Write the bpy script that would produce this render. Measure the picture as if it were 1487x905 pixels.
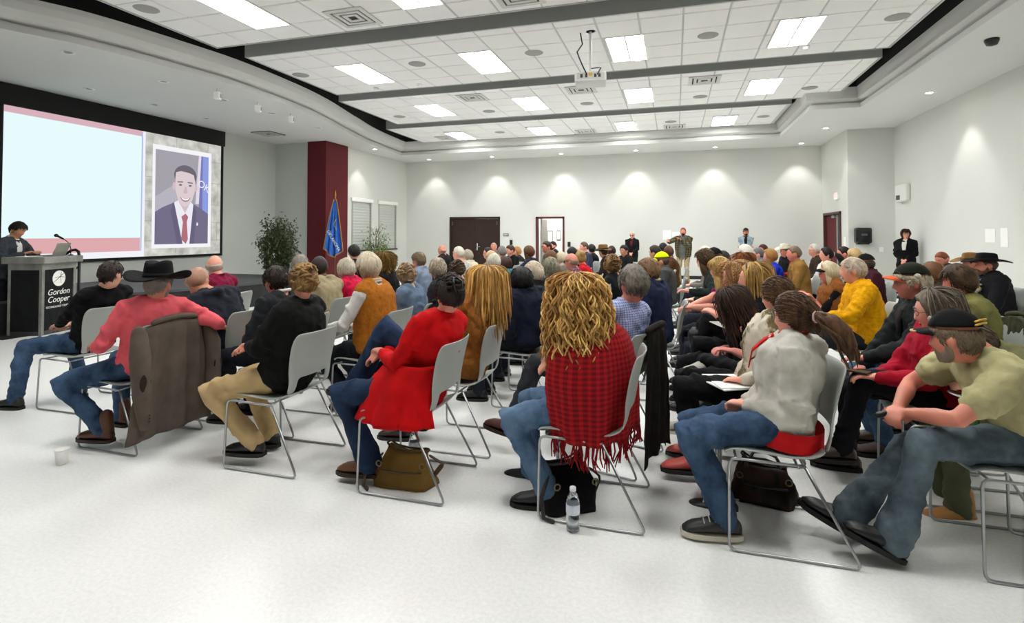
import bpy, math, random
import numpy as np
from mathutils import Vector, Matrix, noise, geometry

for o in list(bpy.data.objects):
    bpy.data.objects.remove(o)
S = bpy.context.scene
COL = S.collection
PI = math.pi
R_ = math.radians

# ------------------------------------------------------------------ camera
F_PX, CX, CY = 785.0, 743.5, 322.0
PITCH, YAW, CAM_H = R_(1.3), R_(16.8), 1.46
cam_d = bpy.data.cameras.new('camera')
cam = bpy.data.objects.new('camera', cam_d)
COL.objects.link(cam)
cam.location = (0, 0, CAM_H)
cam.rotation_euler = (PI / 2 + PITCH, 0, YAW)
cam_d.sensor_width = 36.0
cam_d.lens = 36.0 * F_PX / 1487.0
cam_d.shift_y = (CY - 452.5) / 1487.0
cam_d.clip_start = 0.05
S.camera = cam

# ------------------------------------------------------------------ world, exposure
w = bpy.data.worlds.new('world')
S.world = w
w.use_nodes = True
w.node_tree.nodes['Background'].inputs[0].default_value = (1, 1, 1, 1)
w.node_tree.nodes['Background'].inputs[1].default_value = 0.0
S.view_settings.view_transform = 'Standard'
S.view_settings.look = 'None'
S.view_settings.gamma = 1.0
S.view_settings.exposure = 1.72
TROFFER = 8.5          # strength of each ceiling troffer
WASH = 19.0            # wall washer downlights, watts
S.cycles.max_bounces = 8
S.cycles.diffuse_bounces = 5
S.cycles.sample_clamp_indirect = 4.0

# ------------------------------------------------------------------ sight lines of the room survey
_f0 = np.array([-math.sin(YAW), math.cos(YAW), 0.])
_rt = np.array([math.cos(YAW), math.sin(YAW), 0.])
_u0 = np.array([0, 0, 1.])
_fw = _f0 * math.cos(PITCH) + _u0 * math.sin(PITCH)
_up = -_f0 * math.sin(PITCH) + _u0 * math.cos(PITCH)
_O = np.array([0, 0, CAM_H])
def ray(x, y): return _fw + _rt * (x - CX) / F_PX + _up * (CY - y) / F_PX
def onz(x, y, z=0.):
    d = ray(x, y); return _O + d * (z - CAM_H) / d[2]
def onx(x, y, X):
    d = ray(x, y); return _O + d * X / d[0]
def ony(x, y, Y):
    d = ray(x, y); return _O + d * Y / d[1]

# ------------------------------------------------------------------ colours, materials
def lin(c):
    if isinstance(c, str):
        c = c.lstrip('#'); c = [int(c[i:i + 2], 16) / 255 for i in (0, 2, 4)]
    return tuple((v / 12.92 if v <= .04045 else ((v + .055) / 1.055) ** 2.4) for v in c[:3]) + (1,)
MATS = {}
def nodes_of(name):
    m = bpy.data.materials.new(name); m.use_nodes = True
    nt = m.node_tree
    return m, nt, nt.nodes['Principled BSDF']
def mat(color, rough=.5, metal=0., kind='plain', c2=None, emit=0., trans=0., scale=1., name=None):
    key = (str(color), rough, metal, kind, str(c2), emit, trans, scale)
    if key in MATS: return MATS[key]
    m, nt, b = nodes_of(name or kind)
    N, L = nt.nodes.new, nt.links.new
    col = lin(color); col2 = lin(c2) if c2 else tuple(v * .72 for v in col[:3]) + (1,)
    b.inputs['Base Color'].default_value = col
    b.inputs['Roughness'].default_value = rough
    b.inputs['Metallic'].default_value = metal
    if trans: b.inputs['Transmission Weight'].default_value = trans
    if emit:
        b.inputs['Emission Color'].default_value = col
        b.inputs['Emission Strength'].default_value = emit
    tc = N('ShaderNodeTexCoord')
    def mapping(s):
        mp = N('ShaderNodeMapping'); mp.inputs['Scale'].default_value = s; L(tc.outputs['Object'], mp.inputs[0]); return mp.outputs[0]
    def nz(v, sc, det=3, ro=.55):
        n = N('ShaderNodeTexNoise'); n.inputs['Scale'].default_value = sc; n.inputs['Detail'].default_value = det
        n.inputs['Roughness'].default_value = ro; L(v, n.inputs['Vector']); return n.outputs['Fac']
    def ramp(v, a, b_, ca, cb):
        r = N('ShaderNodeValToRGB'); r.color_ramp.elements[0].position = a; r.color_ramp.elements[1].position = b_
        r.color_ramp.elements[0].color = ca; r.color_ramp.elements[1].color = cb; L(v, r.inputs[0]); return r
    def bump(v, st, dist):
        bp = N('ShaderNodeBump'); bp.inputs['Strength'].default_value = st; bp.inputs['Distance'].default_value = dist
        L(v, bp.inputs['Height']); L(bp.outputs[0], b.inputs['Normal'])
    def folds(sc, st=.75, d=.035):
        n = N('ShaderNodeTexNoise'); n.noise_type = 'RIDGED_MULTIFRACTAL'; n.inputs['Scale'].default_value = sc; n.inputs['Detail'].default_value = 3.5; n.inputs['Roughness'].default_value = .45
        if 'Distortion' in n.inputs: n.inputs['Distortion'].default_value = .6
        L(mapping((1, 1, .75)), n.inputs['Vector']); bump(n.outputs['Fac'], st, d)
    if kind in ('fabric', 'denim', 'camo', 'plaid', 'check', 'fuzzy'): b.inputs['Specular IOR Level'].default_value = .18
    if kind == 'fabric':
        v = mapping((1, 1, 1)); n = nz(v, 7, 4); r = ramp(n, .3, .72, tuple(c * .80 for c in col[:3]) + (1,), tuple(min(1, c * 1.12) for c in col[:3]) + (1,))
        L(r.outputs[0], b.inputs['Base Color']); folds(5.5 * scale)
    elif kind == 'denim':
        v = mapping((1, 1, 1)); n = nz(v, 5, 5, .62); r = ramp(n, .34, .68, col, col2)
        L(r.outputs[0], b.inputs['Base Color']); folds(6.5)
    elif kind == 'fuzzy':
        v = mapping((1, 1, 1)); n = nz(v, 30, 5, .7); r = ramp(n, .3, .7, tuple(c * .72 for c in col[:3]) + (1,), tuple(min(1, c * 1.2) for c in col[:3]) + (1,))
        L(r.outputs[0], b.inputs['Base Color']); bump(nz(v, 45, 5, .7), .6, .012)
    elif kind == 'camo':
        v = mapping((1, 1, .45)); n = nz(v, 7, 4, .62); r = ramp(n, .49, .58, col, col2)
        r.color_ramp.elements.new(.535).color = tuple(.6 * a + .4 * c for a, c in zip(col[:3], col2[:3])) + (1,)
        L(r.outputs[0], b.inputs['Base Color']); folds(6)
    elif kind in ('plaid', 'check'):
        def stripes(axis, sc):
            wv = N('ShaderNodeTexWave'); wv.wave_type = 'BANDS'; wv.bands_direction = axis; wv.inputs['Scale'].default_value = sc
            wv.inputs['Distortion'].default_value = .6; wv.inputs['Detail'].default_value = 1; L(mapping((1, 1, 1)), wv.inputs['Vector'])
            return ramp(wv.outputs['Fac'], .35, .62, (0, 0, 0, 1), (1, 1, 1, 1)).outputs[0]
        sp = N('ShaderNodeSeparateXYZ'); L(tc.outputs['Object'], sp.inputs[0]); at_ = N('ShaderNodeMath'); at_.operation = 'ARCTAN2'; L(sp.outputs[0], at_.inputs[0]); L(sp.outputs[1], at_.inputs[1])
        ml = N('ShaderNodeMath'); ml.operation = 'MULTIPLY'; ml.inputs[1].default_value = round(scale * 3.2); L(at_.outputs[0], ml.inputs[0]); sn = N('ShaderNodeMath'); sn.operation = 'SINE'; L(ml.outputs[0], sn.inputs[0])
        ang = ramp(sn.outputs[0], .05, .35, (0, 0, 0, 1), (1, 1, 1, 1)).outputs[0]
        mx = N('ShaderNodeMath'); mx.operation = 'ADD'; L(ang, mx.inputs[0]); L(stripes('Z', scale), mx.inputs[1])
        dv = N('ShaderNodeMath'); dv.operation = 'MULTIPLY'; dv.inputs[1].default_value = .5; L(mx.outputs[0], dv.inputs[0])
        r = ramp(dv.outputs[0], 0, 1, col, col2); L(r.outputs[0], b.inputs['Base Color']); folds(6, .4)
    elif kind == 'knit':
        wv = N('ShaderNodeTexWave'); wv.wave_type = 'BANDS'; wv.bands_direction = 'Z'; wv.inputs['Scale'].default_value = 30
        wv.inputs['Distortion'].default_value = 1.5; L(mapping((1, 1, 1)), wv.inputs['Vector'])
        r = ramp(wv.outputs['Fac'], .2, .8, tuple(c * .75 for c in col[:3]) + (1,), col); L(r.outputs[0], b.inputs['Base Color']); bump(wv.outputs['Fac'], .3, .006)
    elif kind == 'hair':
        v = mapping((70, 70, 7)); n = nz(v, 1.0, 4, .6); n2 = nz(mapping((1, 1, 1)), 14, 3)
        ad = N('ShaderNodeMath'); ad.operation = 'ADD'; L(n, ad.inputs[0]); L(n2, ad.inputs[1])
        hv = N('ShaderNodeMath'); hv.operation = 'MULTIPLY'; hv.inputs[1].default_value = .5; L(ad.outputs[0], hv.inputs[0])
        r = ramp(hv.outputs[0], .36, .64, col2, col); L(r.outputs[0], b.inputs['Base Color']); bump(n, .55, .006)
        b.inputs['Specular IOR Level'].default_value = .3
    elif kind == 'skin':
        v = mapping((1, 1, 1)); r = ramp(nz(v, 12, 4), .3, .7, col, tuple(min(1, a * k) for a, k in zip(col[:3], (1.12, .95, .92))) + (1,))
        L(r.outputs[0], b.inputs['Base Color']); b.inputs['Subsurface Weight'].default_value = 0.; bump(nz(v, 160, 2), .08, .002)
    elif kind == 'leaf':
        oi = N('ShaderNodeTexNoise'); oi.inputs['Scale'].default_value = 9; L(tc.outputs['Object'], oi.inputs['Vector'])
        r = ramp(oi.outputs['Fac'], .35, .65, col, col2); L(r.outputs[0], b.inputs['Base Color'])
    elif kind == 'paint':
        v = mapping((1, 1, 1)); bump(nz(v, 120, 3), .06, .002)
        r = ramp(nz(v, .8, 3), .3, .7, tuple(c * .97 for c in col[:3]) + (1,), col); L(r.outputs[0], b.inputs['Base Color'])
    elif kind == 'tile':
        v = mapping((1, 1, 1)); n = nz(v, 180, 3, .7); r = ramp(n, .36, .5, tuple(c * .86 for c in col[:3]) + (1,), col); L(r.outputs[0], b.inputs['Base Color']); bump(n, .2, .002)
    elif kind == 'floor':
        v = mapping((1, 1, 1)); n = nz(v, 55, 5, .75); n2 = nz(v, .7, 4)
        r = ramp(n, .36, .6, tuple(c * .90 for c in col[:3]) + (1,), col)
        mxc = N('ShaderNodeMixRGB'); mxc.blend_type = 'MULTIPLY'; mxc.inputs[0].default_value = .5
        r2 = ramp(n2, .25, .75, (.985, .985, .985, 1), (1, 1, 1, 1)); L(r.outputs[0], mxc.inputs[1]); L(r2.outputs[0], mxc.inputs[2]); L(mxc.outputs[0], b.inputs['Base Color'])
        pass
    elif kind == 'wood':
        v = mapping((8, 8, .6)); r = ramp(nz(v, 3, 5), .3, .7, col2, col); L(r.outputs[0], b.inputs['Base Color'])
    elif kind == 'stone':
        v = mapping((1, 1, 1)); r = ramp(nz(v, 6, 5, .65), .35, .65, col2, col); L(r.outputs[0], b.inputs['Base Color'])
    MATS[key] = m
    return m
def glow(color, st):
    key = ('glow', str(color), st)
    if key in MATS: return MATS[key]
    m = bpy.data.materials.new('glow'); m.use_nodes = True; nt = m.node_tree; nt.nodes.clear()
    e = nt.nodes.new('ShaderNodeEmission'); e.inputs[0].default_value = lin(color); e.inputs[1].default_value = st
    o = nt.nodes.new('ShaderNodeOutputMaterial'); nt.links.new(e.outputs[0], o.inputs[0])
    MATS[key] = m
    return m

# ------------------------------------------------------------------ mesh builder
def V(*a): return np.array(a, float)
def nrm(v):
    v = np.asarray(v, float); n = np.linalg.norm(v); return v / n if n > 1e-9 else v
class MB:
    def __init__(s): s.v, s.f, s.m, s.n = [], [], [], 0
    def add(s, v, f, mi=0):
        v = np.asarray(v, float).reshape(-1, 3); s.v.append(v)
        s.f += [tuple(int(i) + s.n for i in q) for q in f]; s.m += [mi] * len(f); s.n += len(v); return s
    def merge(s, o, M=None, mi=None):
        if not o.n: return s
        v = np.concatenate(o.v)
        if M is not None:
            A = np.array(M); v = v @ A[:3, :3].T + A[:3, 3]
        k = s.n; s.v.append(v); s.f += [tuple(i + k for i in q) for q in o.f]; s.m += (o.m if mi is None else [mi] * len(o.f)); s.n += len(v); return s
    def box(s, c, sz, rz=0., mi=0, M=None):
        x, y, z = [d / 2 for d in sz]
        v = np.array([(-x, -y, -z), (x, -y, -z), (x, y, -z), (-x, y, -z), (-x, -y, z), (x, -y, z), (x, y, z), (-x, y, z)])
        if rz: v = v @ np.array([[math.cos(rz), math.sin(rz), 0], [-math.sin(rz), math.cos(rz), 0], [0, 0, 1]])
        if M is not None: v = v @ np.array(M)[:3, :3].T
        return s.add(v + np.array(c), [(0, 3, 2, 1), (4, 5, 6, 7), (0, 1, 5, 4), (1, 2, 6, 5), (2, 3, 7, 6), (3, 0, 4, 7)], mi)
    def bbox(s, a, b, mi=0):
        a, b = np.minimum(a, b), np.maximum(a, b); return s.box((a + b) / 2, b - a, mi=mi)
    def rings(s, R, caps=True, mi=0, closed=True):
        R = np.asarray(R, float); k, n = R.shape[:2]; f = []
        m = n if closed else n - 1
        for i in range(k - 1):
            for j in range(m):
                a, b = i * n + j, i * n + (j + 1) % n
                f.append((a, b, b + n, a + n))
        if caps:
            f.append(tuple(range(n - 1, -1, -1))); f.append(tuple(range((k - 1) * n, k * n)))
        return s.add(R.reshape(-1, 3), f, mi)
    def tube(s, P, r, n=8, round_ends=True, flat=1., mi=0, up=None):
        P = [np.array(p, float) for p in P]; r = list(r) if hasattr(r, '__len__') else [r] * len(P)
        t0, t1 = nrm(P[0] - P[1]), nrm(P[-1] - P[-2])
        if round_ends:
            P = [P[0] + t0 * r[0] * .95, P[0] + t0 * r[0] * .6] + P + [P[-1] + t1 * r[-1] * .6, P[-1] + t1 * r[-1] * .95]
            r = [r[0] * .25, r[0] * .78] + r + [r[-1] * .78, r[-1] * .25]
        T = [nrm((P[min(i + 1, len(P) - 1)] - P[max(i - 1, 0)])) for i in range(len(P))]
        u = np.array(up, float) if up is not None else (V(0, 0, 1) if abs(T[0][2]) < .9 else V(1, 0, 0))
        R = []
        a = np.linspace(0, 2 * PI, n, endpoint=False)
        for p, t, q in zip(P, T, r):
            x = nrm(np.cross(u, t)); u = nrm(np.cross(t, x))
            R.append(p + q * (np.cos(a)[:, None] * x + np.sin(a)[:, None] * u * flat))
        return s.rings(R, True, mi)
    def ell(s, c, r, n=12, k=8, M=None, mi=0):
        th = np.linspace(.02, PI - .02, k); a = np.linspace(0, 2 * PI, n, endpoint=False)
        P = np.array([[(math.sin(t) * math.cos(b), math.sin(t) * math.sin(b), -math.cos(t)) for b in a] for t in th]) * np.array(r)
        if M is not None: P = P @ np.array(M)[:3, :3].T
        return s.rings(P + np.array(c), True, mi)
    def lathe(s, prof, c=(0, 0, 0), n=20, mi=0, caps=True):
        a = np.linspace(0, 2 * PI, n, endpoint=False); c = np.array(c)
        return s.rings([[c + V(r * math.cos(b), r * math.sin(b), z) for b in a] for r, z in prof], caps, mi)
    def prism(s, poly, z0, z1, mi=0):
        n = len(poly); v = [(x, y, z0) for x, y in poly] + [(x, y, z1) for x, y in poly]
        f = [tuple(range(n - 1, -1, -1)), tuple(range(n, 2 * n))] + [(i, (i + 1) % n, n + (i + 1) % n, n + i) for i in range(n)]
        return s.add(v, f, mi)
    def xf(s, M):
        A = np.array(M); s.v = [v @ A[:3, :3].T + A[:3, 3] for v in s.v]; return s
    def mesh(s, name, mats, smooth=False):
        me = bpy.data.meshes.new(name)
        me.from_pydata(np.concatenate(s.v).tolist() if s.v else [], [], s.f)
        for m in (mats if isinstance(mats, (list, tuple)) else [mats]): me.materials.append(m)
        if any(s.m): me.polygons.foreach_set('material_index', s.m)
        if smooth: me.polygons.foreach_set('use_smooth', [True] * len(s.f))
        me.update(); return me
    def build(s, name, mats, parent=None, smooth=False, loc=None):
        o = bpy.data.objects.new(name, s.mesh(name, mats, smooth)); COL.objects.link(o)
        if parent is not None: o.parent = parent
        if loc is not None: o.location = loc
        return o
def tag(o, label=None, cat=None, group=None, kind=None):
    if label: o['label'] = label
    if cat: o['category'] = cat
    if group: o['group'] = group
    if kind: o['kind'] = kind
    return o
def empty(name, loc, rz=0., label=None, cat=None, group=None):
    o = bpy.data.objects.new(name, None); COL.objects.link(o); o.location = tuple(loc); o.rotation_euler = (0, 0, rz)
    o.empty_display_size = .1
    return tag(o, label, cat, group)
def bevel(o, wdt=.01, seg=2, ang=40):
    b = o.modifiers.new('bevel', 'BEVEL'); b.width = wdt; b.segments = seg; b.limit_method = 'ANGLE'; b.angle_limit = R_(ang); return o
def copy_tree(o, loc, rz, label=None, group=None, **kw):
    c = o.copy(); COL.objects.link(c); c.location = tuple(loc); c.rotation_euler = (0, 0, rz)
    if label: c['label'] = label
    if group: c['group'] = group
    for ch in o.children:
        d = ch.copy(); COL.objects.link(d); d.parent = c
        for g in ch.children:
            e = g.copy(); COL.objects.link(e); e.parent = d
    return c
def text_mesh(s, size, loc, rot, material, name, parent, extrude=.001, shear=0., align='CENTER'):
    cu = bpy.data.curves.new('lettering', 'FONT'); cu.body = s; cu.size = size; cu.extrude = extrude; cu.shear = shear
    cu.align_x = align; cu.align_y = 'CENTER'; cu.resolution_u = 3
    t = bpy.data.objects.new('lettering', cu); COL.objects.link(t)
    me = bpy.data.meshes.new_from_object(t.evaluated_get(bpy.context.evaluated_depsgraph_get()))
    bpy.data.objects.remove(t)
    me.materials.clear(); me.materials.append(material)
    o = bpy.data.objects.new(name, me); COL.objects.link(o); o.parent = parent
    o.matrix_basis = Matrix.Translation(loc) @ rot
    return o
# ================================================================== THE ROOM
WALL = mat('#d7d8d3', .75, kind='paint'); CEILW = mat('#d8d9d6', .8, kind='paint'); TILE = mat('#f6f6f4', .9, kind='tile')
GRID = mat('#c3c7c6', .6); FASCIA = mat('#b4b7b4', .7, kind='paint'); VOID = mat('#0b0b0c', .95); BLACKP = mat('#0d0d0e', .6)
FLOORM = mat('#f6f6f3', .30, kind='floor'); MAROON = mat('#5c0b18', .8, kind='paint'); DOORB = mat('#301a0f', .75, kind='wood', c2='#26140c')
WHITEP = mat('#f2f2ef', .5); CHROME = mat('#c9ccce', .25, 1.0); BASEB = mat('#1d1d1e', .5); METALB = mat('#141516', .4, .3)
ROOF, ZP = 4.15, 4.5
XL, XR, YB, YF = -11.45, 5.3, 18.4, -4.0

def structure(name, mb, m, smooth=False): return tag(mb.build(name, m, smooth=smooth), kind='structure')
fl = MB(); fl.box((-3, 8, -.05), (18, 26, .1)); structure('floor', fl, FLOORM)
def wall(name, a, b): m = MB(); m.bbox(V(*a), V(*b)); return structure(name, m, WALL)
wall('wall_right', (XR, YF, 0), (XR + .15, 15.8, 5.2))
wall('wall_jog', (4.26, 15.8, 0), (XR + .15, 15.95, 5.2))
D3 = (16.4, 18.1, 2.07)
m = MB(); m.bbox(V(4.26, 15.95, 0), V(4.41, D3[0], 5.2)); m.bbox(V(4.26, D3[1], 0), V(4.41, YB, 5.2)); m.bbox(V(4.26, D3[0], D3[2]), V(4.41, D3[1], 5.2))
structure('wall_alcove', m, WALL)
D1, D2 = (-7.95, -6.0, 2.08), (-4.68, -3.66, 2.06)
m = MB()
for x0, x1 in ((-9.9, D1[0]), (D1[1], D2[0]), (D2[1], 4.41)): m.bbox(V(x0, YB, 0), V(x1, YB + .15, 5.2))
for d in (D1, D2): m.bbox(V(d[0], YB, d[2]), V(d[1], YB + .15, 5.2))
structure('wall_back', m, WALL)
W1, W2, WZ = (14.78, 15.92), (16.38, 17.6), (.92, 2.5)
m = MB(); XW = -9.72
for y0, y1 in ((14.3, W1[0]), (W1[1], W2[0]), (W2[1], YB)): m.bbox(V(XW - .15, y0, 0), V(XW, y1, 5.2))
for a in (W1, W2): m.bbox(V(XW - .15, a[0], 0), V(XW, a[1], WZ[0])); m.bbox(V(XW - .15, a[0], WZ[1]), V(XW, a[1], 5.2))
structure('wall_left', m, WALL)
WALL_, WALL = WALL, mat('#c9cdc7', .75, kind='paint')  # stage walls: darker tone stands in for the weaker light there
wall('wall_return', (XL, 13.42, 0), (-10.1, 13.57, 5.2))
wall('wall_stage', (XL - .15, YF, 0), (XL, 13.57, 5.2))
WALL = WALL_
wall('wall_front', (XL - .15, YF - .15, 0), (XR + .15, YF, 5.2))
m = MB(); m.bbox(V(-10.25, 13.32, 0), V(-9.62, 14.42, ROOF + .02)); bevel(structure('trim_1', m, MAROON), .01)
# windows with drawn cellular shades
SHADE = mat('#c3c7c1', .9, kind='tile')
for i, a in enumerate((W1, W2)):
    yc, hw, zc, hh = (a[0] + a[1]) / 2, (a[1] - a[0]) / 2, (WZ[0] + WZ[1]) / 2, (WZ[1] - WZ[0]) / 2
    m = MB(); m.box((-.10, 0, 0), (.01, 2 * hw, 2 * hh)); wn = tag(m.build('window_%d' % (i + 1), mat('#9fb0b8', .05), loc=(XW, yc, zc)), kind='structure')
    f = MB()
    f.box((-.03, -hw + .025, 0), (.10, .05, 2 * hh)); f.box((-.03, hw - .02, 0), (.10, .04, 2 * hh)); f.box((-.03, 0, -hh + .02), (.10, 2 * hw, .04))
    f.build('window_frame', mat('#a9aaa4', .5), wn)
    m = MB(); m.box((.02, 0, hh + .05), (.07, 2 * hw + .12, .12)); bevel(m.build('head_rail', WHITEP, wn), .01)
    m = MB(); m.box((.0, 0, -hh - .0), (.10, 2 * hw + .06, .05)); m.build('window_sill', mat('#4a3a30', .5), wn)
    n = 34; m = MB(); pts = []
    for k in range(n + 1):
        z = hh - 2 * hh * k / n; pts.append((-.045 + (.012 if k % 2 else 0), z))
    v = [(x, -hw + .05, z) for x, z in pts] + [(x, hw - .04, z) for x, z in pts]
    m.add(v, [(k, k + 1, n + 2 + k, n + 1 + k) for k in range(n)]); o = m.build('window_shade', SHADE, wn)
    o.modifiers.new('s', 'SOLIDIFY').thickness = .004
# doors
def door_frame(mb, u0, u1, top, w_=.07): return None
m = MB()
for x0, x1, z0, z1 in ((D1[0], D1[0] + .07, 0, D1[2]), (D1[1] - .07, D1[1], 0, D1[2]), (D1[0], D1[1], D1[2] - .07, D1[2])): m.bbox(V(x0, YB - .03, z0), V(x1, YB + .12, z1))
d1 = structure('door_1', m, DOORB)
xm = (D1[0] + D1[1]) / 2
for s in (-1, 1):
    m = MB(); x0, x1 = sorted((xm + s * .006, xm + s * (D1[1] - xm - .07))); m.bbox(V(x0, YB + .01, .01), V(x1, YB + .055, D1[2] - .075)); bevel(m.build('door_leaf', DOORB, d1), .004)
    m = MB(); m.box((xm + s * .86, YB, 1.85), (.02, .02, .13)); m.build('hinge', CHROME, d1)
m = MB(); m.box((xm + .1, YB, 1.0), (.05, .012, .26)); m.tube([(xm + .1, YB, 1.0), (xm + .1, YB - .06, 1.0), (xm + .22, YB - .06, 1.0)], .011); m.build('door_handle', CHROME, d1, True)
m = MB(); m.box((xm + .5, YB - .02, D1[2] - .1), (.06, .05, .03)); m.build('door_stop', METALB, d1)
m = MB()
for x0, x1, z0, z1 in ((D2[0], D2[0] + .07, 0, D2[2]), (D2[1] - .07, D2[1], 0, D2[2]), (D2[0], D2[1], D2[2] - .07, D2[2])): m.bbox(V(x0, YB - .03, z0), V(x1, YB + .16, z1))
d2 = structure('door_2', m, mat('#571d20', .5))
m = MB(); m.box((D2[0] + .14, YB + .62, 1.0), (.05, .88, 1.98)); bevel(m.build('door_leaf', mat('#8f8a80', .5), d2), .004)
m = MB(); m.tube([(D2[0] + .16, YB + .95, 1.), (D2[0] + .23, YB + .95, 1.), (D2[0] + .23, YB + .83, 1.)], .011); m.build('door_handle', CHROME, d2, True)
m = MB()
for y0, y1, z0, z1 in ((D3[0], D3[0] + .07, 0, D3[2]), (D3[1] - .07, D3[1], 0, D3[2]), (D3[0], D3[1], D3[2] - .07, D3[2])): m.bbox(V(4.22, y0, z0), V(4.42, y1, z1))
d3 = structure('door_3', m, mat('#46261f', .5))
m = MB(); m.bbox(V(4.30, D3[0] + .55, .01), V(4.345, D3[1] - .075, D3[2] - .075)); bevel(m.build('door_leaf', MAROON, d3), .004)
m = MB(); m.bbox(V(4.28, D3[0] + .42, .01), V(4.36, D3[0] + .55, D3[2] - .075)); m.build('mullion', mat('#8c9494', .35, .6), d3)
m = MB(); m.bbox(V(4.30, D3[0] + .07, .01), V(4.345, D3[0] + .42, D3[2] - .075)); m.build('side_panel', mat('#2a1512', .5), d3)
m = MB(); m.box((4.27, D3[0] + .75, D3[2] - .13), (.06, .28, .06)); m.tube([(4.26, D3[0] + .85, D3[2] - .10), (4.2, D3[0] + .6, D3[2] - .06)], .01); m.build('door_closer', mat('#9a9c98', .4, .5), d3)
# corridor beyond the open door
m = MB(); m.bbox(V(-7, 21.2, -.1), V(-2, 21.3, 3)); m.bbox(V(-7, YB + .15, -.1), V(-6.9, 21.2, 3)); m.bbox(V(-2.1, YB + .15, -.1), V(-2, 21.2, 3)); m.bbox(V(-7, YB + .15, 2.9), V(-2, 21.3, 3))
structure('wall_corridor', m, WALL)
m = MB(); m.bbox(V(-7, YB, -.1), V(-2, 21.2, 0)); structure('floor_corridor', m, FLOORM)
for k, (x, z, w_, h_, c) in enumerate(((-5.05, 1.95, .12, .1, '#b06a6a'), (-4.85, 1.97, .1, .1, '#6a4a4a'), (-4.65, 1.96, .12, .12, '#8a8a8a'), (-5.1, 1.4, .2, .36, '#8f8f8c'), (-4.8, 1.35, .22, .5, '#7d7d7a'), (-4.45, 1.4, .16, .4, '#5a5a58'))):
    m = MB(); m.box((0, 0, 0), (w_, .015, h_)); m.box((0, -.009, 0), (w_ * .78, .004, h_ * .8), mi=1)
    tag(m.build('framed_notice', [mat(c, .6), mat('#c9c7c0', .6)], loc=(x, 21.19, z)), ['small reddish notice high on the corridor wall', 'small dark notice high on the corridor wall, second of the top three', 'small grey notice high on the corridor wall nearest the door jamb', 'grey framed picture low on corridor wall seen through open door', 'largest framed picture on corridor wall seen through open door', 'dark narrow framed picture beside the open door jamb'][k], 'notice')
al = bpy.data.lights.new('corridor_light', 'AREA'); al.energy = 45; al.size = 2.; ao = bpy.data.objects.new('corridor_light', al); COL.objects.link(ao); ao.location = (-4.5, 20., 2.85)
# baseboards
def base(name, a, b): m = MB(); m.bbox(V(*a), V(*b)); structure(name, m, BASEB)
base('baseboard_right', (XR - .015, YF, 0), (XR, 15.8, .11)); base('baseboard_jog', (4.26, 15.785, 0), (XR, 15.8, .11))
m = MB()
for x0, x1 in ((-9.72, D1[0]), (D1[1], D2[0]), (D2[1], 4.26)): m.bbox(V(x0, YB - .015, 0), V(x1, YB, .11))
structure('baseboard_back', m, BASEB)
base('baseboard_left', (XW, 14.42, 0), (XW + .015, YB, .11))

# ------------------------------------------------------------------ ceiling: soffit with a curved tray, cove, floating tile panels
def spline(P, n=6):
    P = [np.array(p, float) for p in P]; out = []
    for i in range(len(P) - 1):
        a, b, c, d = P[max(i - 1, 0)], P[i], P[i + 1], P[min(i + 2, len(P) - 1)]
        for t in np.linspace(0, 1, n, endpoint=False):
            out.append(.5 * ((2 * b) + (-a + c) * t + (2 * a - 5 * b + 4 * c - d) * t * t + (-a + 3 * b - 3 * c + d) * t ** 3))
    return out + [P[-1]]
left = spline([(-9.9, -3.6), (-9.6, 0.5), (-9.0, 3.2), (-8.42, 4.8), (-8.05, 5.6), (-7.8, 6.8), (-7.66, 8.1), (-7.8, 10.2), (-8.25, 12.2), (-8.7, 14.2), (-8.95, 16.6)], 5)
loop = [tuple(p) for p in left] + [(2.8, 16.5), (2.8, 13.05), (3.78, 13.05), (3.84, -3.6)]
outer = [(XL, YF), (XL, 13.6), (-9.9, 13.6), (-9.9, YB), (4.4, YB), (4.4, 15.95), (XR, 15.95), (XR, YF)]
vv = [Vector((x, y, 0)) for x, y in outer] + [Vector((x, y, 0)) for x, y in loop]
tris = geometry.tessellate_polygon([[Vector((x, y, 0)) for x, y in outer], [Vector((x, y, 0)) for x, y in loop]])
m = MB(); m.add([(p.x, p.y, ROOF) for p in vv], tris); so = structure('ceiling', m, CEILW)
# cove swept along the loop
L = [np.array(p) for p in loop]; nL = len(L); cen = np.array([-2.5, 7.])
def offset_loop(d):
    out = []
    for i in range(nL):
        a, b, c = L[i - 1], L[i], L[(i + 1) % nL]
        n1 = nrm(V(-(b - a)[1], (b - a)[0])); n2 = nrm(V(-(c - b)[1], (c - b)[0])); n = nrm(n1 + n2); k = d / max(.35, n @ n1)
        out.append(b - n * k * (.45 if b[0] > 2 and d > .12 else 1))
    return out
prof = [(0, ROOF), (.0, 4.24), (-.06, 4.245), (-.07, 4.28), (-.01, 4.30), (.07, 4.34), (.14, 4.41), (.19, 4.50), (.215, 4.57)]
m = MB(); m.rings([[(p[0], p[1], z) for p in offset_loop(d)] for d, z in prof], False); cv = structure('trim_2', m, mat('#cbccc8', .8, kind='paint'))
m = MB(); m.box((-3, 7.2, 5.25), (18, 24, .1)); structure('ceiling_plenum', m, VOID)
m = MB(); m.rings([[(p[0], p[1], z) for p in offset_loop(d)] for d, z in ((.225, 4.57), (.225, 5.2))], False); structure('trim_3', m, VOID)
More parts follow.
